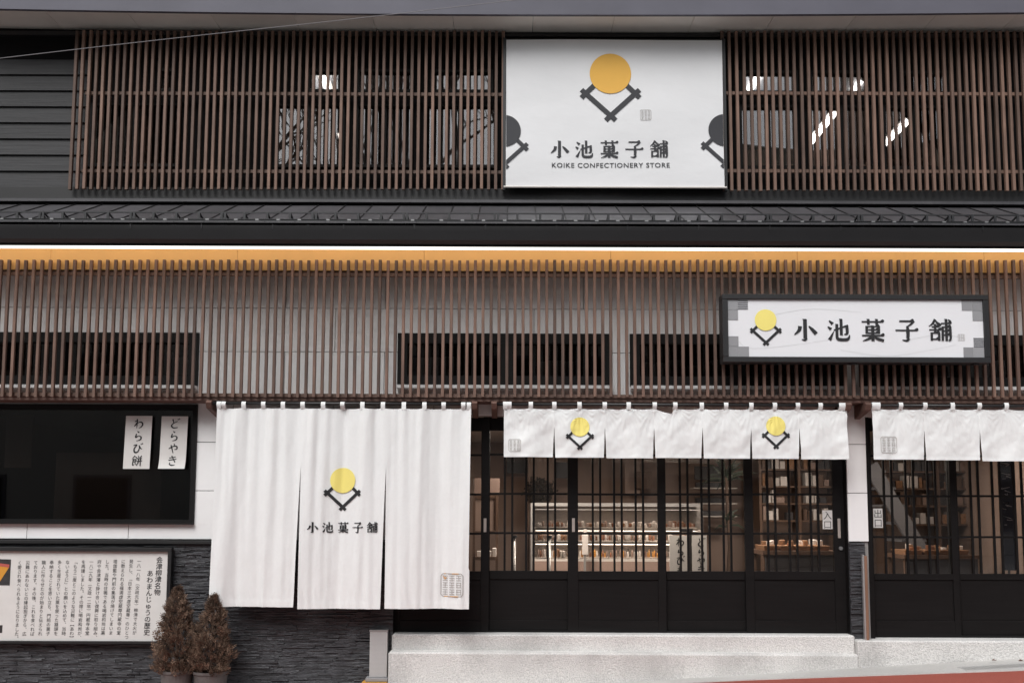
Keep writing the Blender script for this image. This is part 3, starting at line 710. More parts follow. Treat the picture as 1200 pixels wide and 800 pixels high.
screen('upper slatted screen on the right of the white hanging banner', [849.5 + 8.5*i for i in range(47)], YU,
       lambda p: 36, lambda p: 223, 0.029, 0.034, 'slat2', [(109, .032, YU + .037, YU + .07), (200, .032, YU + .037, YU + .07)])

# ================================================================== HANGING BANNER
yb_ = YU - 0.01
a, b = X(593, yb_, 130), X(847.5, yb_, 130); z0, z1 = Z(219.5, yb_, 720), Z(47, yb_, 720)
ban = empty('banner', ((a+b)/2, yb_, z0), 'large white hanging banner between the upper screens with a sun emblem and English name', 'banner')
fn_b = lambda x, z: yb_ + .004*math.sin(3.1*x + 1.3*z) + .003*math.sin(7*z - 2.2*x + .7) + .004*math.sin(1.7*(x + z)*2.1)
vs = []; fs = []; nx, nz = 60, 44
for j in range(nz+1):
    for i in range(nx+1):
        x = a + (b-a)*i/nx; z = z0 + (z1-z0)*j/nz; vs.append((x, fn_b(x, z), z))
fs = [(j*(nx+1)+i, j*(nx+1)+i+1, (j+1)*(nx+1)+i+1, (j+1)*(nx+1)+i) for j in range(nz) for i in range(nx)]
MB().raw(vs, fs).build('sheet', 'vinyl', ban, smooth=True)
k = MB(); k.box(a - .03, a - .004, yb_ - .004, yb_ + .04, z0 - .03, z1 + .02); k.box(b + .004, b + .03, yb_ - .004, yb_ + .04, z0 - .03, z1 + .02); k.box(a - .004, b + .004, yb_ + .02, yb_ + .04, z1 + .002, z1 + .022)
k.build('frame', 'dark', ban)
MB().tube([(a - .02, yb_ - .012, z0 - .004), (b + .02, yb_ - .012, z0 - .004)], .011, 8).build('bottom_rod', 'shelfwhite', ban)
s1 = 1/ (F_PX/ (yb_ + 9.0)) * 1.0
fb = lambda x, z: fn_b(x, z) - 0.004
def bp(px, py): c = at(px, py, yb_); return c.x, c.z
cx, cz = bp(715.2, 87); emblem(ban, cx, cz, 25.2*s1*1.0, yb_, fb, 'orange', 'inkgrey')
for (px, py) in ((591, 153.5), (849.5, 152.5)):
    cx, cz = bp(px, py); emblem(ban, cx, cz, 20*s1, yb_, fb, 'inkgrey', 'inkgrey', clip=(a + .003, b - .003))
cx, cz = bp(756.5, 135.5); sealmark(ban, cx, cz, 13*s1, yb_, fb)
x0, zz = bp(645, 164.5); name_row(ban, 'inkgrey', x0, 30.0*s1, zz, 22*s1, yb_, fb)
k = MB(); x0, zz = bp(715.5, 190.3); font(k, 'KOIKE CONFECTIONERY STORE', x0, 0, zz, 8.2*s1, fb, sx=1.18, off=0.0006, track=1.12); 
w_ = max(v[0] for v in k.v) - min(v[0] for v in k.v); f_ = 142*s1/w_; k.v = [(x0 + (v[0]-x0)*f_, v[1], v[2]) for v in k.v]; k.build('english_name', 'inkgrey', ban, kind='stuff')

# ================================================================== SIGN BOX ON THE LOWER SCREEN
ys = YL - 0.16
a, b = X(847, ys, 385), X(1160, ys, 385); z0, z1 = Z(424.5, ys, 1000), Z(344.5, ys, 1000)
sg_ = empty('shop_sign', ((a+b)/2, ys, z0), 'long white signboard in black frame with yellow sun emblem, fixed on the lower screen', 'sign')
k = MB(); t = .048
k.box(a, b, ys, ys + .15, z0, z0 + t); k.box(a, b, ys, ys + .15, z1 - t, z1); k.box(a, a + t, ys, ys + .15, z0 + t, z1 - t); k.box(b - t, b, ys, ys + .15, z0 + t, z1 - t)
k.build('frame', 'signframe', sg_, bevel=.004)
yp = ys + .02
MB().box(a + t, b - t, yp, yp + .10, z0 + t, z1 - t).build('board', 'signwhite', sg_)
for px in (870, 913, 1000, 1083, 1143):
    c = at(px, 427, ys + .05); MB().box(c.x - .025, c.x + .025, ys + .03, ys + .08, z0 - .012, z0 - .001).build('foot', 'signframe', sg_)
s2 = (ys + 9.0)/F_PX
def sp(px, py): c = at(px, py, yp); return c.x, c.z
ia, ib, iz0, iz1 = a + t + .002, b - t - .002, z0 + t + .002, z1 - t - .002
u = 12.0*s2
def sq(x, z, w, h, m='signgrey'): MB().box(x, x + w, yp - .004, yp - .0005, z, z + h).build('corner_square', m, sg_)
def lines(x, z, w, h):
    k = MB()
    for i in range(5): k.box(x, x + w, yp - .004, yp - .0005, z + h*i/5 + .003, z + h*i/5 + h*.11 + .003)
    k.build('corner_stripes', 'signline', sg_)
sq(ia, iz1 - u, u, u); lines(ia + u, iz1 - u, u, u); sq(ia, iz1 - 2*u - .003, u, u)
sq(ia, iz0, u, u); sq(ia + u + .002, iz0, u, u); sq(ia, iz0 + u + .003, u, u)
sq(ib - 2*u - .003, iz1 - u, u + .0, u); sq(ib - u, iz1 - u, u, u); sq(ib - u, iz1 - 2*u - .003, u, u)
sq(ib - u, iz0, u, u); sq(ib - 2*u - .003, iz0, u, u); lines(ib - u, iz0 + u, u, u)
k = MB()
for pts in ([(866, 400), (880, 408), (930, 404), (985, 396)], [(985, 410), (1040, 417), (1090, 410), (1120, 404)], [(1060, 399), (1100, 392), (1130, 396)], [(900, 370), (950, 362), (1010, 366)]):
    q_ = [sp(*p) for p in pts]; v, f = stroke(q_, [.010, .006, .003], 8); k.raw([(x, yp - .0012, z) for x, z in v], f)
k.build('branch_print', 'branch', sg_)
cx, cz = sp(897, 375); emblem(sg_, cx, cz, 12.9*s2, yp - .004, None, 'yellow', 'ink')
x0, zz = sp(929.5, 373); name_row(sg_, 'ink', x0, 40.2*s2, zz, 27.5*s2, yp - .004)
cx, cz = sp(1126.5, 395.5); sealmark(sg_, cx, cz, 8*s2, yp - .002)

# ================================================================== NOREN CURTAINS
YN = -0.27
s3 = (YN + 9.0)/F_PX
def noren(label, edges, py_top, py_bots, py_slit, tabs, long=False, droop=None, seed=1):
    rs = random.Random(seed)
    E = [X(p, YN, 500) for p in edges]; zt = Z(py_top, YN, (edges[0]+edges[-1])/2); zsl = Z(py_slit, YN)
    T = [X(p, YN, 475) for p in tabs]
    root = empty('noren_curtain', ((E[0]+E[-1])/2, YN, Z(py_bots[0], YN, 600)), label, 'curtain', 'white noren curtains over the shop front')
    ph = [rs.uniform(0, 6.28) for _ in range(12)]
    Hh = zt - Z(py_bots[0], YN, 600)
    def fold(x, z):
        t = max(0, min(1, (zt - z)/Hh))
        if long:
            y = .040*noise.noise((x*5.2, z*.35, 3.1)) * (.5 + .5*t) + .032*noise.noise((x*10.5 + .5*t, z*.5, 8.7)) * (1 - .45*t)
            y += .014*noise.noise((x*21, z*.9, 5.5)) * (.55 + .6*abs(t - .5))
            y += .018*math.sin(2*math.pi*x/.80 + ph[3]) * t
            y += .004*noise.noise((x*7, z*2.2, seed)) + .0022*noise.noise((x*26, z*7, seed))
            if t > .86: y += .003*math.sin(x*95 + 18*z)*(t - .86)*7
        else:
            y = .010*math.sin(2*math.pi*x/.31 + ph[0]) * t + .018*noise.noise((x*3.5 + z*1.5, z*3.2, seed)) + .009*noise.noise((x*8 - z*6, z*5, seed))
            y += .0028*noise.noise((x*26, z*20, seed))
            best = min(T, key=lambda q_: abs(q_ - x)); dx = x - best; r_ = math.hypot(dx, (zt - z) + .02)
            y += .007*math.cos(26*math.atan2(dx, (zt - z) + .02) + best*40)*math.exp(-r_/.14)
        return YN + y - .03*(1-t)*0
    def top(x):
        l = max([q_ for q_ in T if q_ <= x + 1e-6] or [T[0]]); r_ = min([q_ for q_ in T if q_ >= x - 1e-6] or [T[-1]])
        s_ = 0
        if r_ - l > 1e-4: u_ = (x - l)/(r_ - l); s_ = (.008 if long else .011)*4*u_*(1-u_)
        if droop and droop[0] <= x <= droop[1]:
            u_ = (x - droop[0])/(droop[1]-droop[0]); s_ += droop[2]*u_ if u_ < .86 else droop[2]*(1-u_)/.14
        return zt - s_
    for i in range(len(E)-1):
        nx, nz = (64, 90) if long else (38, 40)
        zb = Z(py_bots[i], YN, 600)
        x0, x1 = E[i], E[i+1]; vs = []
        gapl = (.003 if long else .010) if i else 0.0; gapr = (.034 if long else .012) if i < len(E)-2 else 0.0
        def pos(u_, t):
            z_ = top(x0 + (x1-x0)*u_); z = z_ + (zb - z_)*t
            q_ = max(0, (zsl - z)/(zsl - zb))**.8 if z < zsl else 0
            xx = x0 + gapl*q_ + (x1 - gapr*q_ - x0 - gapl*q_)*u_
            if long and i == 0: xx -= .016*t*(1-u_)
            if long and i == len(E)-2: xx += .012*t*u_*(1 if t > .8 else .3) - .018*u_*t
            return xx, z
        for j in range(nz+1):
            for c in range(nx+1):
                xx, z = pos(c/nx, j/nz)
                y = fold(xx, z)
                if 1 - j/nz < .03: y -= .002
                vs.append((xx, y, z))
        n = nx+1
        MB().raw(vs, [(j*n+c, (j+1)*n+c, (j+1)*n+c+1, j*n+c+1) for j in range(nz) for c in range(nx)]).build('panel', 'cloth', root, smooth=True)
        hv = []; hn = 48; hh_ = .052 if long else .022
        for j in range(3):
            for c in range(hn+1):
                xx, z = pos(c/hn, 1 - (2-j)*hh_/2/(zt - zb)); hv.append((xx, fold(xx, z) - .0042 + (.001 if j == 0 else 0), z - (.0015 if j == 2 else 0)))
        MB().raw(hv, [(j*(hn+1)+c, (j+1)*(hn+1)+c, (j+1)*(hn+1)+c+1, j*(hn+1)+c+1) for j in range(2) for c in range(hn)]).build('hem', 'cloth', root, smooth=True)
    for x in T:
        k = MB(); w = .019; zr = zt + .050; yy = fold(x, zt - .005)
        prof = [(yy - .002, zt - .012), (YN - .021, zr - .032), (YN - .022, zr - .012), (YN - .012, zr + .004), (YN + .006, zr + .004), (YN + .019, zr - .015), (yy + .008, zt - .012)]
        vs = []
        for j_, (y_, z_) in enumerate(prof): vs += [(x - w, y_, z_), (x + w, y_, z_)]
        k.raw(vs, [(2*j_, 2*j_+1, 2*j_+3, 2*j_+2) for j_ in range(len(prof)-1)])
        k.build('loop', 'cloth', root, smooth=True)
    return root, (lambda x, z: fold(x, z) - .0045)
def npx(px, py): c = at(px, py, YN); return c.x, c.z
n1, f1 = noren('long white noren of three panels hanging almost to the ground beside the door', [254, 354, 453.5, 552], 478, (711.5, 713.5, 713), 546,
    [257, 262.5, 286, 309, 332, 355, 379, 401.5, 425, 449, 473.5, 497.5, 520, 543, 549.5], long=True, seed=2)
cx, cz = npx(401.5, 562.5); emblem(n1, cx, cz, 14.8*s3, YN, f1)
x0, zz = npx(360.5, 611); name_row(n1, 'ink', x0, 17.3*s3, zz, 12.6*s3, YN, f1)
cx, cz = npx(529.5, 685); sealmark(n1, cx, cz, 26*s3, YN, f1, orange=True)
e2 = [590.5, 649.5, 709, 766.5, 823, 880, 937, 993]
n2, f2 = noren('short white noren of seven panels with two sun emblems over the entrance doors', e2, 478.5, [535, 535.5, 536, 535.5, 536, 536, 536.5], 500,
    [592, 597, 622, 649.5, 679, 708.5, 736.5, 767, 791, 822, 850.5, 880, 907.5, 934.5, 961, 985, 990], droop=(X(767, YN, 478), X(790, YN, 478), .045), seed=4)
for px in (679.5, 909):
    cx, cz = npx(px, 500 if px < 800 else 499); emblem(n2, cx, cz, 11.3*s3, YN, f2)
cx, cz = npx(603, 521.5); sealmark(n2, cx, cz, 14*s3, YN, f2)
n3, f3 = noren('short white noren of plain panels over the exit doors at the right end', [1022.5, 1083.5, 1147.5, 1210, 1270], 479, [536.5, 537, 538, 538], 502,
    [1023.5, 1028.5, 1055, 1083.5, 1115.5, 1147, 1178.5, 1210, 1240, 1266], seed=9)
cx, cz = npx(1041.5, 521); sealmark(n3, cx, cz, 19*s3, YN, f3)
zrod = Z(478, YN) + .034
def rod(pa, pb, label):
    t = empty('curtain_rod', (X((pa+pb)/2, YN), YN, zrod), label, 'curtain rod', 'dark rods carrying the noren curtains')
    MB().tube([(X(pa, YN), YN, zrod), (X(pb, YN), YN, zrod)], .014, 10).build('rod', 'dark', t, smooth=True)
    for p in (pa + 3, pb - 3):
        x = X(p, YN); k = MB()
        k.raw([(x-.025, .0, zrod+.025), (x-.025, YN-.02, zrod+.025), (x-.025, YN-.05, zrod+.005), (x-.025, YN-.02, zrod-.045), (x-.025, YN+.06, zrod-.06), (x-.025, .0, zrod-.10),
               (x+.025, .0, zrod+.025), (x+.025, YN-.02, zrod+.025), (x+.025, YN-.05, zrod+.005), (x+.025, YN-.02, zrod-.045), (x+.025, YN+.06, zrod-.06), (x+.025, .0, zrod-.10)],
              [(0,1,2,3,4,5), (11,10,9,8,7,6)] + [(i, (i+1) % 6, 6+(i+1) % 6, 6+i) for i in range(6)])
        k.build('bracket', 'rail', t, bevel=.004)
rod(242, 559, 'dark rod with wooden brackets carrying the long noren')
rod(576, 997, 'dark rod with wooden brackets carrying the seven panel noren')
rod(1014, 1285, 'dark rod with wooden brackets carrying the noren at the right end')

# ================================================================== PAPERS ON THE GLASS
def poster(px0, px1, py0, py1, y, chars, label, lean=0.0, curl=0.0, size=12.2, top=490.2, step=14.4, group=None):
    x0, x1 = X(px0, y, 518), X(px1, y, 518); z1, z0 = Z(py0, y, px0), Z(py1, y, px0)
    t = empty('paper_notice', ((x0+x1)/2, y, z0), label, 'notice', group)
    fnp = lambda x, z: y - curl*max(0, (z1 - z)/(z1-z0) - .75)**2*8
    vs = []; nx, nz = 4, 12; sh = lean*(z1-z0)
    for j in range(nz+1):
        for i in range(nx+1):
            z = z0 + (z1-z0)*j/nz; x = x0 + (x1-x0)*i/nx - sh*(1-j/nz); vs.append((x, fnp(x, z), z))
    MB().raw(vs, [(j*(nx+1)+i, j*(nx+1)+i+1, (j+1)*(nx+1)+i+1, (j+1)*(nx+1)+i) for j in range(nz) for i in range(nx)]).build('sheet', 'paper', t)
    k = MB(); s_ = (y + 9)/F_PX; ss = size*s_
    for i, ch in enumerate(chars):
        pz = Z(top + i*step, y, px0); px = (x0+x1)/2 - ss/2 - sh*(z1 - pz)/(z1-z0)
        glyph(k, ch, px, 0, pz, ss, lambda x, z: fnp(x, z) - .0025, shear=0.05)
    k.build('writing', 'ink', t)
poster(146.5, 177.5, 487, 549, -0.0, 'わらび餅', 'white paper notice on the left window reading warabimochi, the left of the two', .02)
poster(188.5, 219.5, 487.5, 549, -0.0, 'どらやき', 'white paper notice with curled foot on the left window, right of the pair, reading dorayaki', .02, curl=.05)
def small_notice(px0, px1, py0, py1, y, txt, label):
    x0, x1 = X(px0, y, 610), X(px1, y, 610); z1, z0 = Z(py0, y, px0), Z(py1, y, px0)
    t = empty('paper_notice', ((x0+x1)/2, y, z0), label, 'notice')
    MB().box(x0, x1, y, y + .002, z0, z1).build('sheet', 'paper', t)
    MB().box(x0 - .015, x1 + .015, y + .003, y + .004, z0 - .04, z1 + .015).build('sleeve', 'glass', t)
    k = MB(); s_ = (y + 9)/F_PX
    for i, ch in enumerate(txt): font(k, ch, (x0+x1)/2, y - .0015, z1 - (1.6 + i*10.6)*s_, 10.5*s_)
    k.build('writing', 'textgrey', t)
small_notice(964, 975.5, 597.5, 619.5, YF + .014, '入口', 'small white entrance notice on the glass left of the white pillar')
small_notice(1023.5, 1034.5, 595.5, 618, YF + .014, '出口', 'small white exit notice on the glass right of the white pillar')

# ================================================================== HISTORY BOARD
yh = -0.06; roll = R(0.55)
x0, x1 = X(-48, yh, 700), X(200.5, yh, 700); z0, z1 = Z(753.5, yh, 100), Z(641, yh, 100)
hb = empty('history_board', ((x0+x1)/2, yh, z0), 'white framed board with the story of millet buns in vertical print, on the slate wall', 'board')
def hpos(px, py): c = at(px, py, yh); return c.x, c.z
t = .034
fr = MB(); fr.box(x0, x1, yh - .03, yh + .03, z0, z0 + t*.7); fr.box(x0, x1, yh - .03, yh + .03, z1 - t, z1); fr.box(x0, x0 + t, yh - .03, yh + .03, z0 + t*.7, z1 - t); fr.box(x1 - t, x1, yh - .03, yh + .03, z0 + t*.7, z1 - t)
fr = fr.build('frame', 'dark', hb, bevel=.003)
MB().box(x0 + t, x1 - t, yh, yh + .02, z0 + t*.7, z1 - t).build('board', 'paper', hb)
s4 = (yh + 9)/F_PX
VF = str.maketrans({'、': '︑', '。': '︒', '「': '﹁', '」': '﹂', '（': '︵', '）': '︶', '【': '︻', '】': '︼'})
cols = ['一八一八年（文政元年）柳津で大火が', '発生し、「日本三大虚空蔵尊」のひとつ', 'に数えられる福満虚空蔵尊円蔵寺の堂', '塔伽藍や門前の集落が焼けてしまいま', 'した。当時の住職である喝岩和尚は幕', '府や会津藩と掛け合い復興に取り組み、',
        '一八二九年（文政一二年）円蔵寺本堂', 'を再建しました。その際に喝岩和尚が、', '「もう二度とこのような災難に【あわ】', 'ないように」との願いを込めて、当時', '多く生産されていた粟を使った饅頭を', '奉納することを思い立ち、門前の菓子', '職人に作らせたのが始まりと伝えられ',
        'ております。その後、これを食べれば', '災難にあわないとの縁起担ぎから、広', 'く愛され食べられるようになりました。']
TXT_DY = 4.0
def column(k, txt, pxt, pyt, pxb, pyb, size, off=.0):
    xa_, za = hpos(pxt, pyt); xb_, zb_ = hpos(pxb, pyb); n = len(txt)
    ch_h = (za - zb_)/n
    for i, ch in enumerate(txt.translate(VF)): pass
    L = math.hypot(xa_-xb_, za-zb_); ang = math.atan2(xa_-xb_, za-zb_)
    font(k, '\n'.join(txt.translate(VF)), xa_, yh - .002, za - TXT_DY*s4, size*s4, spacing=(L/n)/(size*s4), roll=-ang, off=off)
k = MB()
for i, c in enumerate(cols):
    pt = 163.5 - i*9.32; pb = 157.5 - i*9.2
    column(k, c, pt, 651 + i*.12, pb, 650 + (738 - 650)*(len(c)/16.7) + i*.1, 5.0, .0)
k.build('story_text', 'textgrey', hb, kind='stuff')
k = MB(); column(k, '会津柳津名物', 187.5, 648, 184.3, 693.5, 7.8, .0005); column(k, 'あわまんじゅうの歴史', 176.3, 664, 172, 740.5, 7.6, .0005); k.build('title_text', 'ink', hb, kind='stuff')
def hbox(name, m, pts, dy):
    k = MB(); q_ = [hpos(*p) for p in pts]; k.raw([(x, yh - dy, z) for x, z in q_], [tuple(range(len(q_)))]); return k.build(name, m, hb)
hbox('photo_print', 'photo3', [(-30, 654), (13, 655), (11.5, 685.5), (-30, 685)], .0015)
hbox('bun_print', 'photo1', [(-30, 668), (-2, 662), (11, 664), (0, 681), (-30, 684)], .003)
hbox('lid_print', 'photo2', [(-30, 660), (0, 659.5), (11.5, 661), (11, 664.5), (0, 663), (-30, 664)], .0045)
hbox('photo_print', 'photo3', [(-20, 732), (3, 732), (2.5, 741), (-20, 741)], .0015)

# ================================================================== DRIED CONIFERS
def pot(cx, cy, zb, r, h, label):
    t = empty('plant_pot', (cx, cy, zb), label, 'pot', 'metal pots under the dried shrubs')
    MB().lathe((cx, cy, zb), [(0.001, 0), (r*.80, 0), (r*.82, .01), (r*.97, h-.03), (r*1.03, h-.02), (r*1.03, h), (r*.96, h), (r*.93, h-.05)], 28).build('body', 'pot', t, smooth=False)
    MB().lathe((cx, cy, zb), [(0.001, h-.035), (r*.945, h-.04)], 24).build('earth', 'earth', t)
    return t
def conifer(cx, cy, zb, H, Rm, seed, label, lean):
    rs = random.Random(seed)
    t = empty('dried_conifer', (cx, cy, zb), label, 'shrub', 'dried conifers in pots')
    k = MB(); pts = [Vector((cx + lean*i/6*.6, cy, zb - .06 + (H*.93+.06)*i/6)) for i in range(7)]
    k.tube(pts, [.016 - .002*i for i in range(7)], 7)
    limbs = []
    for i in range(46):
        u = rs.uniform(.02, .9); a = rs.uniform(0, 6.283); r_ = Rm*prof_r(u)*rs.uniform(.35, .8)
        p = Vector((cx + lean*u*.6, cy, zb + H*u*.9)); e = p + Vector((math.cos(a)*r_, math.sin(a)*r_, H*.13))
        k.tube([p, (p+e)/2 + Vector((0,0,-.01)), e], [.006, .004, .002], 5); limbs.append((p, e))
    k.build('trunk', 'bark', t)
    parts = (MB(), MB())
    clumps = []
    for i in range(95):
        u = (i + rs.random())/95; a = i*2.39996 + rs.uniform(-.7, .7)
        clumps.append((u, a, rs.uniform(.5, 1.0)**.5 * rs.uniform(.80, 1.20)))
    for i in range(2100):
        u0, a0, f0 = clumps[rs.randrange(95)]
        u = min(.99, max(0, u0 + rs.gauss(0, .030))); a = a0 + rs.gauss(0, .26)
        r_ = Rm*prof_r(u)*f0*min(1.04, 1 - abs(rs.gauss(0, .20)))
        base = Vector((cx + lean*u + math.cos(a)*r_, cy + math.sin(a)*r_, zb + H*(-.01 + .93*u)))
        out = Vector((math.cos(a), math.sin(a), 0))
        fdir = (out*rs.uniform(.1, .95) + Vector((0, 0, rs.uniform(.55, 1.0))) + Vector((rs.uniform(-.45, .45), rs.uniform(-.45, .45), 0))).normalized()
        side = fdir.cross(Vector((rs.uniform(-1, 1), rs.uniform(-1, 1), rs.uniform(-.3, .3)))).normalized(); nrm = fdir.cross(side).normalized()
        L = rs.uniform(.032, .075)*(1 - .3*u); mb = parts[0 if rs.random() < .74 else 1]
        nseg = rs.randint(5, 7)
        for j in range(nseg):                       # little scale leaflets along a flat spray
            p = base + fdir*L*j/nseg; sgn = 1 if j % 2 else -1
            w = L*.46*(1 - .6*j/nseg)*rs.uniform(.7, 1.2)
            d2 = (fdir*.75 + side*sgn*rs.uniform(.45, .9)).normalized()
            q_ = p + d2*w*1.2; m_ = p + d2*w*.55; s_ = d2.cross(nrm).normalized()*w*.24
            mb.raw([p, m_ + s_ + nrm*.002, q_, m_ - s_ + nrm*.002], [(0, 1, 2, 3)])
    c = parts[0].build('crown', 'frond', t); parts[1].build('pale_fronds', 'frond2', t)
def prof_r(u):
    if u < .16: return .80 + .20*u/.16
    return max(.05, 1 - ((u - .16)/.84)**1.9)**.9
yp1 = -0.34
c1 = at(207.5, 784, yp1); c2 = at(247, 785, yp1 + .02)
s5 = (yp1 + 9)/F_PX
pot(c1.x, yp1, c1.z - .26, .138, .26, 'grey brown metal pot under the left dried conifer'); pot(c2.x, yp1 + .02, c2.z - .27, .146, .27, 'grey brown metal pot under the right dried conifer')
conifer(c1.x - .005, yp1, c1.z - .03, 104*s5, 26.0*s5, 11, 'taller dried brown conifer in the left pot, overlapping the history board', -.01)
conifer(c2.x - .00, yp1 + .02, c2.z - .03, 95*s5, 25.0*s5, 23, 'shorter dried brown conifer in the right pot, below the long noren', .012)

# ================================================================== PERFORATED BOX POST
yb2 = -0.10
xa2, xb2 = X(433, yb2, 770), X(453.5, yb2, 770); zt2, zb2 = Z(739.5, yb2, 440), Z(793, yb2, 440)
gp = empty('utility_post', ((xa2+xb2)/2, yb2, zb2), 'short pale perforated metal post at the left end of the step', 'post')
MB().box(xa2, xb2, yb2, yb2 + .08, zb2, zt2).build('plate', 'plate', gp, bevel=.004)
MB().box(xa2 - .004, xb2 + .004, yb2 - .005, yb2 + .085, zt2 + .001, zt2 + .012).build('cap', 'steel', gp)
me = MB().box(-.0022, .0022, yb2 - .0012, yb2 - .0003, -.0022, .0022).mesh('holes')
k = MB()
nxh = 14; nzh = int((zt2-zb2)/.011)
for i in range(nxh):
    for j in range(nzh):
        x = xa2 + .012 + (xb2-xa2-.024)*i/(nxh-1); z = zb2 + .012 + (zt2-zb2-.024)*j/(nzh-1)
        k.raw([(x-.0024, yb2-.0008, z-.0024), (x+.0024, yb2-.0008, z-.0024), (x+.0024, yb2-.0008, z+.0024), (x-.0024, yb2-.0008, z+.0024)], [(0, 1, 2, 3)])
k.build('holes', 'signgrey', gp, kind='stuff')
MB().box(xa2 - .03, xb2 + .012, yb2 - .03, yb2 + .10, zb2 - .035, zb2 - .001).build('foot', 'signgrey', gp, bevel=.004)
kb = MB().box(X(424, -.15, 797), X(453.5, -.15, 797), -.18, -.02, -0.5, zb2 - .037); tag(kb.build('curb_block', 'ochrecurb'), 'ochre painted block under the perforated post', 'curb block')

# brown thin post beside the pillar
ypst = -0.10
xx0, xx1 = X(1013.6, ypst, 700), X(1017.6, ypst, 700)
ps = empty('corner_post', ((xx0+xx1)/2, ypst, ZP2), 'thin brown metal post at the foot of the white pillar by the exit', 'post')
MB().box(xx0 + .006, xx1, ypst, ypst + .04, ZP2 - .001, Z(651, ypst, 1015)).build('shaft', 'copper', ps, bevel=.002)
MB().box(xx0 - .010, xx0 + .005, ypst + .002, ypst + .04, ZP2 - .001, Z(649.5, ypst, 1015)).build('edge_strip', 'steel', ps, bevel=.002)

# fallen leaves on the pavement
for (px, py, r_) in ((1164.5, 773.5, .5), (1196, 774, 1.9)):
    c = at(px, py, -.24); k = MB()
    k.raw([(c.x - .022, -.245, c.z + .002), (c.x, -.262, c.z + .010), (c.x + .024, -.25, c.z + .003), (c.x + .004, -.225, c.z + .014)], [(0, 1, 2, 3)])
    tag(k.build('fallen_leaf', 'fallen'), 'dry curled brown leaf on the pavement, ' + ('the nearer to the white pillar' if px < 1180 else 'at the right end of the step'), 'leaf')

gr_ = empty('drain_grate', (5.1, -.42, gz(5.1)), 'grey steel drain grate at the edge of the pavement, lower right corner', 'grate')
xg = at(1128, 786, -.5).x; k = MB(); yA = curb_y(xg) + .02
for a_, b_ in ((yA, yA + .02), (yA + .17, yA + .19)):
    k.hexa([(xg, a_, gz(xg) - .02), (xg + 1.4, a_, gz(xg + 1.4) - .02), (xg + 1.4, b_, gz(xg + 1.4) - .02), (xg, b_, gz(xg) - .02), (xg, a_, gz(xg) + .008), (xg + 1.4, a_, gz(xg + 1.4) + .008), (xg + 1.4, b_, gz(xg + 1.4) + .008), (xg, b_, gz(xg) + .008)])
k.build('frame', 'plate', gr_, kind='stuff')
me = MB().box(-.005, .005, yA + .021, yA + .169, -.02, .006).mesh('grate_bar'); me.materials.append(M['plate'])
for i in range(56): inst('grate_bar', me, (xg + .02 + i*.024, 0, gz(xg + .02 + i*.024)), gr_)
# overhead cable
yc = -2.4
pts = [at(px, py, yc) for px, py in ((-60, 75), (0, 68.5), (120, 54.5), (240, 41), (400, 24), (520, 10), (640, -4), (760, -20))]
tag(MB().tube(pts, .0023, 6).build('overhead_cable', 'cable'), 'thin grey cable crossing the upper left corner before the facade', 'cable')

# ================================================================== INSIDE THE SHOP
def P(px, py, y): c = at(px, py, y); return c.x, c.z
def ibox(mb, px0, px1, py0, py1, y, d):
    x0, z1 = P(px0, py0, y); x1, z0 = P(px1, py1, y); mb.box(x0, x1, y, y + d, z0, z1); return mb
# display case
yc = 1.9
dc = empty('display_case', (*[X(725, yc)], yc, ZP), 'long lit glass display case of sweets inside the entrance', 'display case')
dc.location = (X(725, yc), yc, ZP)
x0, x1 = X(624, yc, 620), X(822, yc, 620); zt, zb_ = Z(590, yc), Z(656, yc)
MB().box(x0, x1, yc, yc + .75, ZP, zb_ - .01).build('base', 'counter', dc)
k = MB().box(x0, x1, yc + .005, yc + .70, zt - .02, zt + .012); k.build('top', 'steel', dc)
for py in (618, 634):
    k = ibox(MB(), 626, 820, py, py + 2.6, yc + .05, .5); k.build('shelf', 'shelfwhite', dc)
MB().box(x0, x1, yc + .0, yc + .72, zb_ - .009, zb_ + .015).build('deck', 'shelfwhite', dc)
MB().box(x0, x1, yc + .70, yc + .72, zb_ + .016, zt - .021).build('back', 'caseback', dc)
for py in (596.5, 621.5, 637.5): k = ibox(MB(), 628, 818, py, py + 0.8, yc + .07, .22); k.build('lamp', 'caselight', dc)
MB().box(x0, x1, yc - .002, yc + .003, zb_ + .016, zt - .021).build('glass_front', 'glass', dc)
k = MB().box(x0 - .02, x0 - .001, yc, yc + .72, ZP, zt + .01).box(x1 + .001, x1 + .02, yc, yc + .72, ZP, zt + .01); k.build('end_panel', 'steel', dc)
rs = random.Random(8)
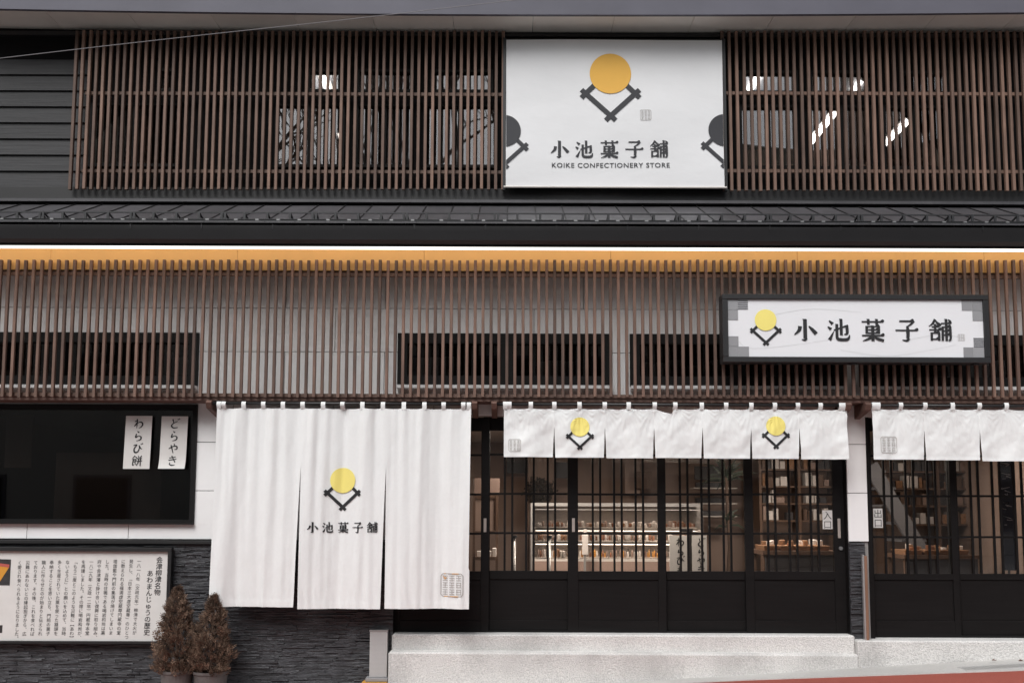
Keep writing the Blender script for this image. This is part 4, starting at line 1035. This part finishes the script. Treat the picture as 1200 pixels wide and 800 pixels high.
for row, (py, hh) in enumerate(((616.6, 8), (632.6, 9), (652, 11))):
    p = 630; nt_ = -1
    while p < 814:
        nt_ += 1
        w = rs.uniform(8, 13); m_ = rs.choice(['pastry', 'pack', 'pack', 'pack', 'pack']) if row < 2 else rs.choice(['pastry', 'pastry2', 'pastry2', 'pack'])
        if row == 2 and 677 < p < 694: m_ = 'pastry2'
        xa_, zf = P(p, py, yc + .15); xb_, _ = P(p + w, py, yc + .15); zf = {0: Z(618, yc+.05), 1: Z(634, yc+.05), 2: zb_ + .016}[row] + .001
        nm = {'pastry': 'brown buns', 'pastry2': 'amber cakes', 'pack': 'white wrapped sweets'}[m_]
        t = empty('sweets_tray', ((xa_+xb_)/2, yc + .2, zf), 'tray of %s, %s from left on %s of display case' % (nm, ORD[nt_], ('top shelf', 'middle shelf', 'lower deck')[row]), 'tray', '%s on the %s of the case' % (nm, ('top shelf', 'middle shelf', 'lower deck')[row]))
        MB().box(xa_, xb_ - .004, yc + .12, yc + .42, zf, zf + .008).build('tray', 'shelfwhite', t)
        n_ = rs.choice((3, 4, 5))
        bw = (xb_ - xa_ - .01)/n_
        for i in range(n_):
            k = MB(); h_ = hh*.0085*rs.uniform(.55, 1.0)
            if m_ == 'pack': k.box(xa_ + i*bw + .003, xa_ + (i+1)*bw - .003, yc + .14, yc + .30, zf + .009, zf + .009 + h_); k.build('packet', rs.choice(['pack', 'pack', 'shelfwhite', 'pastry', 'counter', 'reed']), t, bevel=.005)
            else: k.lathe((xa_ + (i+.5)*bw, yc + .2, zf + .009), [(bw*.40, 0), (bw*.48, h_*.4), (bw*.36, h_*.85), (.001, h_)], 10); k.build('bun', rs.choice([m_, m_, 'pastry', 'counter', 'pack']), t, smooth=True)
        p += w + 1.5
# white pitcher on the case front
yt_ = 1.78; c = at(686, 655, yt_)
t = empty('till_display', (c.x, yt_, c.z), 'pale price stand before the display case', 'stand')
x_, z_ = P(686, 640, yt_); ibox(MB(), 682, 689.5, 626, 650, yt_, .05).build('body', 'pack', t, bevel=.006); ibox(MB(), 684, 687.5, 619.5, 626.2, yt_ + .015, .02).build('neck', 'pack', t); k = MB(); x_a, z_b = P(685.5, 651, yt_); k.box(x_a - .012, x_a + .012, yt_ + .01, yt_ + .04, ZP + .005, z_b + .01); k.build('leg', 'steel', t)
# silver poles
for i, (px, lb) in enumerate(((602.5, 'slim steel queue pole inside the glass, the left of the two'), (643.5, 'slim steel queue pole inside the glass before the case corner'))):
    y_ = 1.0; x_ = X(px, y_, 650); t = empty('queue_pole', (x_, y_, ZP + .004), lb, 'pole')
    MB().lathe((x_, y_, ZP + .005), [(.001, 0), (.14, 0), (.13, .02), (.03, .035)], 16).build('base', 'dark', t)
    MB().tube([(x_, y_, ZP + .03), (x_, y_, Z(630, y_))], .017, 10).build('tube', 'steel', t, smooth=True)
    MB().tube([(x_, y_, Z(630, y_)), (x_, y_, Z(627, y_))], .03, 10).build('head', 'dark', t)
# wooden notice stand at left
y_ = 1.3
t = empty('notice_stand', (X(578, y_), y_, ZP + .004), 'tall wooden framed notice stand inside the left door', 'stand')
k = MB(); 
for a_, b_ in ((554, 557), (581, 584)): 
    xq, _ = P(a_, 600, y_); xw, _ = P(b_, 600, y_); k.box(xq, xw, y_, y_ + .04, ZP + .004, Z(580, y_))
ibox(k, 557, 581, 580, 583, y_ + .002, .034); ibox(k, 557, 581, 622, 625, y_ + .002, .034); k.build('frame', 'inwood', t)
ibox(MB(), 556, 585.5, 560, 579.5, y_ + .01, .02).build('board', 'counter', t); ibox(MB(), 557.3, 580.7, 583.5, 621.5, y_ + .012, .012).build('poster', 'inwall', t)
ibox(MB(), 557, 581, 652, 656, y_ - .1, .3).build('shelf', 'inwood', t)
for i in range(4):
    xq, zq = P(559 + i*6, 652, y_); tag(MB().box(xq, xq + .04, y_ - .05, y_ + .05, zq + .002, zq + .06 + .03*(i % 2)).build('sweet_box', 'pack', bevel=.004), 'small pale packet, %s from left on the notice stand shelf' % ORD[i], 'packet', 'packets on the notice stand shelf')
# wreath
y_ = 3.2
cx_, cz_ = P(632, 577, y_); t = empty('wreath', (cx_, y_, cz_), 'round dark dried wreath hanging on a panel left of the display case', 'wreath')
k = MB(); rs = random.Random(2)
for i in range(420):
    a = rs.uniform(0, 6.28); r_ = .115 + rs.gauss(0, .035); p = Vector((cx_ + math.cos(a)*r_, y_ + rs.uniform(-.05, .02), cz_ + math.sin(a)*r_))
    d = Vector((rs.uniform(-1, 1), rs.uniform(-1, .4), rs.uniform(-1, 1))).normalized()*.045; s_ = d.cross(Vector((.3, 1, .2))).normalized()*.012
    k.raw([p, p + d*.5 + s_, p + d, p + d*.5 - s_], [(0, 1, 2, 3)])
k.build('leaves', 'earth', t)
MB().box(cx_ - .14, cx_ + .2, y_ + .04, y_ + .06, ZP, cz_ + .6).build('backing', 'inwood', t)
# pale wall posters and dark boards seen through the upper panes
def panel(name, px0, px1, py0, py1, y, m, label, cat, group=None, d=.03): return tag(ibox(MB(), px0, px1, py0, py1, y, d).build(name, m), label, cat, group)
panel('dark_frame', 594, 626, 530, 554, 3.9, 'slate', 'dark framed picture high on the back wall left of the wreath', 'picture')
panel('hanging_board', 814, 848, 546, 562, 3.6, 'slate', 'dark menu board on the back wall before the spiky plant', 'board')
panel('menu_sheet', 732, 750, 540, 578, 3.9, 'counter', 'tall reddish sheet on the back wall above the display case', 'sheet')
panel('menu_sheet', 744, 764, 552, 572, 3.8, 'inwood', 'brown menu board on the back wall above the case, right of the reddish sheet', 'menu board')
panel('wall_cabinet', 640, 668, 541, 560, 3.6, 'slate', 'dark wall cabinet on the back wall above the wreath', 'cabinet')
for i, py in enumerate((571, 589, 604)):
    t = empty('wall_shelf', (X(838, 3.5), 3.5, Z(py, 3.5)), 'narrow pale shelf on the back wall under the menu board, %s of three' % ('top', 'middle', 'bottom')[i], 'shelf', 'narrow shelves under the menu board')
    ibox(MB(), 813, 864, py, py + 1.5, 3.5, .3).build('plank', 'shelfwhite', t); ibox(MB(), 816, 850, py - 6, py - .2, 3.6, .1).build('backing', 'slate', t)
# spiky plant
y_ = 2.7; cx_, _ = P(852, 640, y_)
t = empty('potted_dracaena', (cx_, y_, ZP + .004), 'tall spiky plant in a dark pot inside the third door', 'plant')
MB().lathe((cx_, y_, ZP + .005), [(.001, 0), (.11, 0), (.15, .32), (.13, .32), (.12, .28), (.001, .28)], 16).build('pot', 'slate', t)
MB().tube([(cx_, y_, ZP + .25), (cx_ + .03, y_, 1.2), (cx_, y_, Z(556, y_))], [.025, .02, .016], 8).build('stem', 'bark', t)
k = MB(); rs = random.Random(6)
for zc_, n_, L_ in ((Z(560, y_), 34, .36), (Z(612, y_), 12, .24)):
    for i in range(n_):
        a = rs.uniform(0, 6.28); el = rs.uniform(-.1, 1.3); d = Vector((math.cos(a)*math.cos(el), math.sin(a)*math.cos(el)*.7, math.sin(el))); L = L_*rs.uniform(.7, 1.1)
        p = Vector((cx_, y_, zc_ + rs.uniform(-.05, .05))); s_ = d.cross(Vector((0, 1, .1))).normalized()*.014
        m_ = p + d*L*.55; e = p + d*L + Vector((0, 0, -.07*math.cos(el)))
        k.raw([p - s_*.5, p + s_*.5, m_ + s_, e, m_ - s_], [(0, 1, 2, 3, 4)])
k.build('leaves', 'leaf', t)
# two paper placards standing before the case
for px0, px1, chars, lb in ((784.5, 807, 'わらびもち', 'cream placard with brush lettering standing left of the dark post inside the third door'), (811, 829, 'どらやき', 'cream placard with brush lettering standing right of the dark post inside the third door')):
    y_ = .9; t = empty('placard', (X((px0+px1)/2, y_), y_, ZP + .004), lb, 'placard', None)
    x_0, z_1 = P(px0, 627, y_); x_1, z_0 = P(px1, 690, y_); MB().box(x_0, x_1, y_, y_ + .012, z_0, z_1).build('sheet', 'paper', t)
    k = MB(); ss = 10.5*(y_+9)/F_PX
    for i, ch in enumerate(chars[:5]): glyph(k, ch, (x_0+x_1)/2 - ss*.35, y_ - .002, Z(629 + 10.7*i, y_), ss, shear=.05)
    k.build('writing', 'ink', t); MB().box((x_0+x_1)/2 - .1, (x_0+x_1)/2 + .1, y_ - .04, y_ + .09, ZP + .004, ZP + .03).build('foot', 'dark', t); MB().box((x_0+x_1)/2 - .012, (x_0+x_1)/2 + .012, y_ + .013, y_ + .03, ZP + .03, z_1 - .1).build('stem', 'dark', t)
y_ = 1.2; x_ = X(808.5, y_, 640); t = empty('queue_post', (x_, y_, ZP + .004), 'dark post with a flat head between the two cream placards', 'post')
MB().box(x_ - .02, x_ + .02, y_, y_ + .04, ZP + .01, Z(622, y_)).build('shaft', 'dark', t); MB().box(x_ - .09, x_ + .03, y_ - .01, y_ + .05, Z(622, y_) + .001, Z(619, y_) + .004).build('head', 'dark', t); MB().box(x_ - .1, x_ + .1, y_ - .08, y_ + .12, ZP + .004, ZP + .01).build('foot', 'dark', t)
# low table with goods behind the fourth door, shelves on the wall
def goods_table(px0, px1, pyt, y, label, seed):
    rs = random.Random(seed); x0, zt = P(px0, pyt, y); x1, _ = P(px1, pyt, y)
    t = empty('goods_table', ((x0+x1)/2, y, ZP + .004), label, 'table')
    MB().box(x0, x1, y, y + .6, zt - .04, zt).build('top', 'inwood', t)
    MB().box(x0 + .03, x1 - .03, y + .02, y + .04, ZP + .01, zt - .041).build('apron', 'slate', t)
    for sx in (x0 + .02, x1 - .06):
        for sy in (y + .05, y + .53): MB().box(sx, sx + .04, sy, sy + .04, ZP + .004, zt - .041).build('leg', 'inwood', t)
    p = x0 + .02; nb_ = -1
    while p < x1 - .2:
        nb_ += 1
        w = rs.uniform(.13, .22); b = empty('goods_basket', (p + w/2, y + .2, zt + .001), 'basket of sweets, %s from left on the table %s' % (ORD[nb_], label.split(' of goods ')[-1]), 'basket', 'baskets on the table ' + label.split(' of goods ')[-1])
        MB().hexa([(p+.01, y+.05, zt+.001), (p+w-.01, y+.05, zt+.001), (p+w-.01, y+.4, zt+.001), (p+.01, y+.4, zt+.001), (p, y+.03, zt+.05), (p+w, y+.03, zt+.05), (p+w, y+.43, zt+.05), (p, y+.43, zt+.05)]).build('basket', 'reed', b)
        for i in range(5):
            qx = p + .02 + (w-.06)*rs.random(); qy = y + .06 + .25*rs.random(); qz = zt + .051
            MB().box(qx, qx + .045, qy, qy + .06, qz, qz + rs.uniform(.02, .06)).build('packet', rs.choice(['pack', 'pastry', 'reed', 'reed']), b, bevel=.004)
        p += w + .02
goods_table(894, 982, 645, 1.3, 'low dark table with baskets of goods behind the fourth door', 3)
goods_table(1060, 1150, 650, 1.6, 'low dark table with baskets of goods behind the exit doors', 5)
def wall_rack(px0, px1, pys, y, label, seed, dark=False):
    rs = random.Random(seed); x0, x1 = X(px0, y, 590), X(px1, y, 590)
    t = empty('goods_rack', ((x0+x1)/2, y, ZP + .004), label, 'rack')
    for sx in (x0, x1 - .03, (x0+x1)/2): MB().box(sx, sx + .03, y, y + .3, ZP + .004, Z(pys[0], y) + .25).build('upright', 'inwood', t)
    for row, py in enumerate(pys):
        ng_ = -1
        z = Z(py, y); MB().box(x0 + .031, x1 - .031, y + .005, y + .32, z - .02, z).build('shelf', 'inwood', t)
        p = x0 + .05
        while p < x1 - .12:
            w = rs.uniform(.035, .10)
            if abs(p + w/2 - (x0+x1)/2 - .01) > w/2 + .02 and rs.random() < .95:
                ng_ += 1; mm = rs.choice(['pack', 'pack', 'counter', 'inwood', 'slate', 'reed'])
                tag(MB().box(p, p + w, y + .04, y + .16, z + .001, z + rs.uniform(.07, .165)).build('gift_box', mm, bevel=.003),
                    '%s gift box, %s on the %s shelf of the rack %s' % ({'pack': 'white', 'counter': 'tan', 'inwood': 'brown', 'slate': 'dark', 'reed': 'russet'}[mm], ORD[ng_], ('top', 'second', 'third', 'lowest')[row], label.split(' rack ')[1]), 'gift box', 'gift boxes on the ' + label)
            p += w + .014
wall_rack(890, 982, (548, 568, 588, 608), 3.0, 'wooden wall rack behind the fourth door', 4)
wall_rack(1036, 1162, (550, 570, 590, 612), 2.9, 'wooden wall rack behind the exit doors', 6)
# dark cloth banner at the exit
y_ = .6; t = empty('cloth_banner', (X(1178, y_), y_, Z(625, y_)), 'dark indigo hanging cloth with pale brush marks behind the exit door', 'banner')
x_0, z_1 = P(1170, 520, y_); x_1, z_0 = P(1191, 668, y_); MB().box(x_0, x_1, y_, y_ + .006, z_0, z_1).build('cloth', 'bluecloth', t)
k = MB()
rs = random.Random(17); cxm = (x_0 + x_1)/2
for i in range(5):                                     # faint brush marks, not legible in the photograph
    zc_ = Z(536 + 17*i, y_)
    for j in range(3):
        pts = [(cxm + rs.uniform(-.05, .05), zc_ - j*.03 + rs.uniform(-.015, .015)) for _ in range(3)]
        v, f = stroke(pts, [.004, .010, .003], 5); k.raw([(a, y_ - .002 - .0002*j, b) for a, b in v], f)
k.build('brush_marks', 'pale', t, kind='stuff')
MB().tube([(x_0 - .05, y_ + .012, z_1 + .01), (x_1 + .05, y_ + .012, z_1 + .01)], .01, 8).build('hanger', 'dark', t); MB().tube([((x_0+x_1)/2, y_ + .02, ZP), ((x_0+x_1)/2, y_ + .02, z_1 + .02)], .012, 8).build('pole', 'dark', t)
# stair reflection of the exit glass, built as a solid grey stair behind it
y_ = 2.2; t = empty('reflected_stair', (X(1060, y_), y_, ZP + .004), 'grey reflection of a stair, built as a solid behind the exit doors', 'stair reflection')
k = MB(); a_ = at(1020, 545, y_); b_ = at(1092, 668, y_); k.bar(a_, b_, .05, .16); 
a2, b2 = at(1042, 535, y_), at(1110, 655, y_); k.build('reflected_string', 'signline', t)
for i in range(6): p_ = a_ + (b_ - a_)*(i + .5)/6; MB().box(p_.x - .14, p_.x + .14, y_ + .06, y_ + .6, p_.z + .02, p_.z + .05).build('reflected_tread', 'signline', t)
# things stored behind the small windows of the ground floor
rs = random.Random(12)
for (pa, pb, lab) in ((70, 225, 'left'), (480, 580, 'middle left'), (608, 705, 'middle right'), (752, 980, 'right'), (1015, 1200, 'far right')):
    y_ = .45; z_ = Z(440, y_); x0 = X(pa, y_, 430); x1 = X(pb, y_, 430)
    t = empty('storage_shelf', ((x0+x1)/2, y_, z_), 'shelf of stored things behind the %s small window over the doors' % lab, 'shelf', None)
    MB().box(x0, x1, y_, y_ + .3, z_ - .03, z_).build('plank', 'inwood', t); MB().box(x0, x1, y_ + .35, y_ + .38, z_ - .05, z_ + .45).build('back_panel', 'slate', t)
    p = x0 + .02
    while p < x1 - .15:
        w = rs.uniform(.06, .16); MB().box(p, p + w, y_ + .03, y_ + .2, z_ + .001, z_ + rs.uniform(.08, .25)).build('bundle', rs.choice(['pack', 'shelfwhite', 'slate', 'frost']), t, bevel=.006); p += w + rs.uniform(.005, .05)
for px0, px1, py0, py1, y_, m_, lab in ((66, 186, 530, 640, .42, 'counter', 'dim brown partition seen dimly through the big left window'), (8, 36, 486, 548, .4, 'counter', 'narrow grey panel leaning behind the left end of the big window')):
    panel('partition', px0, px1, py0, py1, y_, m_, lab, 'partition')
# upstairs: tubes, curtains standing in for pale reflections, furniture
zt_ = CAM.z + 4.42
for px, py, y0_, y1_, lab in ((885, 97, 1.35, 1.85, 'right of the banner, front'), (1009, 97, 1.35, 1.85, 'over the middle right window, front'), (1009, 97, 2.5, 3.6, 'over the middle right window, rear'), (1112, 97, 2.5, 3.6, 'over the far right window, rear'),
                         (380, 97, 1.35, 1.85, 'over the middle left window, front'), (371, 97, 3.2, 3.9, 'over the middle left window, rear')):
    x_ = X(px, 1.6, 97); z_ = Z(97, 1.6, px)
    t = empty('tube_lamp', (x_, (y0_+y1_)/2, z_ + .06), 'lit tube lamp under the upstairs ceiling ' + lab, 'lamp', 'lit tube lamps upstairs')
    MB().box(x_ - .024, x_ + .024, y0_, y1_, z_, z_ + .04).build('tube', 'tube', t); MB().box(x_ - .06, x_ + .06, y0_ - .03, y1_ + .03, z_ + .041, z_ + .08).build('housing', 'shelfwhite', t)
    MB().box(x_ - .01, x_ + .01, (y0_+y1_)/2 - .01, (y0_+y1_)/2 + .01, z_ + .081, 6.398).build('hanger', 'dark', t)
for pa, pb, lab in ((362, 398, 'over the lamp left of the middle'), (420, 482, 'second from the banner on the left'), (506, 575, 'next to the banner on the left'), (868, 933, 'next to the banner on the right'), (950, 1022, 'in the middle of the right screen'), (1060, 1110, 'at the far right of the right screen'), (190, 202, 'at the far left')):
    a_, b_, c_, d_ = at(pa, 80, 1.66), at(pb, 80, 1.66), at(pb, 111, 2.4), at(pa, 111, 2.4); zc_ = 6.36  # pale panels added to whiten the transoms, in place of sky reflection
    tag(MB().hexa([(a_.x, 1.5, zc_), (b_.x, 1.5, zc_), (c_.x, 2.44, zc_), (d_.x, 2.44, zc_), (a_.x, 1.5, zc_ + .02), (b_.x, 1.5, zc_ + .02), (c_.x, 2.44, zc_ + .02), (d_.x, 2.44, zc_ + .02)]).build('sky_glint_panel', 'frost'), 'pale panel added to brighten the upstairs transom ' + lab, 'added panel', 'pale panels added to brighten the upstairs transoms')
def curtain(pa, pb, pya, pyb, lab, y=.86, m='curtain'):  # added curtain standing in for a pale reflection in the pane
    x0, z1 = P(pa, pya, y); x1, z0 = P(pb, pyb, y); n = 40; vs = []
    for i in range(n+1):
        x = x0 + (x1-x0)*i/n; vs += [(x, y + .025*math.sin(i*1.1) + .01*math.sin(i*2.7), z0), (x, y + .02*math.sin(i*1.1), z1)]
    return tag(MB().raw(vs, [(2*i, 2*i+2, 2*i+3, 2*i+1) for i in range(n)]).build('reflection_curtain', m, smooth=True), lab, 'curtain', 'grey curtains standing in for upstairs reflections')
for pa, pb, lab in ((110, 150, 'at the far left'), (402, 436, 'in the middle of the left screen'), (455, 486, 'left of the pale curtain pair'), (518, 550, 'nearest the banner')):
    curtain(pa, pb, 118, 200, 'grey curtain standing for reflection in upstairs window ' + lab)
for pa, pb, pya, y_, lab in ((860, 905, 175, 2.0, 'low wooden chest upstairs beside the banner'), (925, 975, 174, 2.8, 'low wooden cupboard upstairs behind the middle right window'), (1020, 1085, 186, 2.6, 'wooden cabinet upstairs behind the far right window'), (140, 158, 120, 1.6, 'narrow wooden cupboard upstairs behind the far left window')):
    x0, z1 = P(pa, pya, y_); x1, _ = P(pb, pya, y_); t = empty('upstairs_cupboard', ((x0+x1)/2, y_, 3.0), lab, 'cupboard')
    MB().box(x0, x1, y_ + .02, y_ + .45, 3.0, z1).build('carcass', 'upstuff', t); xm = (x0+x1)/2
    MB().box(x0 + .02, xm - .005, y_, y_ + .018, 3.05, z1 - .03).build('door', 'upstuff', t); MB().box(xm + .005, x1 - .02, y_, y_ + .018, 3.05, z1 - .03).build('door', 'upstuff', t)

# ceiling lamps inside the shop: lit panels on the ceiling with their own light; the one above the placards is added to brighten them
for px, y_, e in ((640, 1.2, 48), (800, .6, 30), (930, 1.5, 34), (1120, 1.5, 8)):
    x_ = X(px, y_, 500); t = empty('ceiling_lamp', (x_, y_, 2.5), 'square lit lamp on the shop ceiling above ' + {640: 'the left end of the display case', 800: 'the placards, added to brighten them', 930: 'the goods table by the fourth door', 1120: 'the goods table by the exit doors'}[px], 'lamp', 'lit lamps on the shop ceiling')
    MB().box(x_ - .22, x_ + .22, y_ - .22, y_ + .22, 2.485, 2.519).build('housing', 'shelfwhite', t)
    MB().box(x_ - .19, x_ + .19, y_ - .19, y_ + .19, 2.475, 2.484).build('hidden_diffuser', 'caselight', t)
    ld = bpy.data.lights.new('lamp_light', 'AREA'); ld.size = .4; ld.energy = e; ld.color = (1, .90, .80); lo = bpy.data.objects.new('lamp_light', ld); COL.objects.link(lo); lo.parent = t; lo.location = (0, 0, -.05)

# ================================================================== ACROSS THE STREET (only in reflections)
def opposite(x0, x1, y, h, label):
    t = empty('opposite_house', ((x0+x1)/2, y, gz((x0+x1)/2)), label, 'house', 'houses across the street')
    zb = gz(x0) - .5
    MB().box(x0, x1, y - 6, y, zb, h).build('wall', 'house', t)
    MB().raw([(x0-.4, y+.5, h), (x1+.4, y+.5, h), (x1+.4, y-3, h+1.9), (x0-.4, y-3, h+1.9), (x0-.4, y-6.5, h), (x1+.4, y-6.5, h)], [(0, 1, 2, 3), (3, 2, 5, 4), (0, 3, 4), (1, 5, 2), (0, 4, 5, 1)]).build('roof', 'tile', t)
    n = int((x1-x0)/2.2)
    for i in range(n):
        for zz in (1.2, 4.0):
            xx = x0 + (i+.5)*(x1-x0)/n; w = MB().box(xx - .65, xx + .65, y + .005, y + .05, zz, zz + 1.2).build('window', 'fascia', t); MB().box(xx - .58, xx + .58, y + .052, y + .06, zz + .07, zz + 1.13).build('pane', 'lacquer', w)
opposite(-13.5, -5, -13.5, 6.2, 'two storey brown house across the street to the left')
opposite(-4.2, 3.8, -13.8, 5.6, 'two storey brown house straight across the street')
opposite(4.6, 13.0, -13.4, 6.4, 'two storey brown house across the street to the right')

def bare_tree(x, y, h, seed, label):
    rs = random.Random(seed); zb = hillz(x, y) if y < -26 else gz(x)
    t = empty('bare_tree', (x, y, zb), label, 'tree', 'bare trees across the street'); k = MB(); tr = MB()
    def grow(mb, p, d, L, r_, n):
        e = p + d*L; m_ = p + d*L*.5 + Vector((rs.uniform(-.06, .06), rs.uniform(-.06, .06), 0))*L
        mb.tube([p, m_, e], [r_, r_*.85, r_*.7], 4, False)
        if n == 0: return
        for i in range(rs.choice((2, 3))):
            d2 = (d + Vector((rs.uniform(-.75, .75), rs.uniform(-.75, .75), rs.uniform(-.1, .5)))).normalized()
            grow(k, e, d2, L*rs.uniform(.62, .82), r_*.62, n-1)
    grow(tr, Vector((x, y, zb - .3)), Vector((0, 0, 1)), h*.30, h*.017, 6)
    tr.build('trunk', 'bark', t); k.build('branches', 'bark', t)
bare_tree(-7.5, -21, 19, 4, 'tall bare tree behind the left house across the street')
bare_tree(-1.5, -22, 20, 7, 'tall bare tree behind the middle house across the street')
bare_tree(14.5, -21, 21, 9, 'tall bare tree beside the right house across the street')

def car(x, y, label, m, face=1):
    z0 = gz(x) - .03; t = empty('parked_car', (x, y, z0), label, 'car', 'cars parked across the street')
    side = [(-2.1, .28), (2.05, .28), (2.12, .62), (1.95, .86), (1.05, .98), (.45, 1.40), (-1.0, 1.46), (-1.75, 1.02), (-2.1, .92)]
    def prism(mb, pts, ya, yb, inset=0):
        n = len(pts); vs = [(x + a*face, ya, z0 + b) for a, b in pts] + [(x + a*face, yb, z0 + b) for a, b in pts]
        mb.raw(vs, [tuple(range(n)), tuple(range(n, 2*n))[::-1]] + [(i, (i+1) % n, n+(i+1) % n, n+i) for i in range(n)]); return mb
    prism(MB(), side, y - .82, y + .82).build('body', m, t, bevel=.05)
    for yy in (y + .815, y - .835):
        prism(MB(), [(.92, .98), (.38, 1.34), (-.28, 1.37), (-.28, .98)], yy, yy + .02).build('side_window', 'lacquer', t); prism(MB(), [(-.36, .98), (-.36, 1.37), (-.98, 1.39), (-1.5, 1.02)], yy, yy + .02).build('side_window', 'lacquer', t)
    for a in (-1.3, 1.3):
        for yy in (y + .70, y - .86):
            w = MB().tube([(x + a*face, yy, z0 + .31), (x + a*face, yy + .17, z0 + .31)], .31, 20).build('wheel', 'lacquer', t); MB().tube([(x + a*face, yy - .01, z0 + .31), (x + a*face, yy + .18, z0 + .31)], .18, 14).build('rim', 'steel', w)
    for yy in (y + .5, y - .5): MB().box(x + 2.05*face, x + 2.11*face, yy - .16, yy + .16, z0 + .66, z0 + .78).build('headlight', 'signwhite', t)
car(-8.3, -11.3, 'dark parked car across the street, facing right, reflected in the big left window', 'gutter')
car(-13.6, -11.4, 'dark parked car across the street, behind the other one', 'gutter')
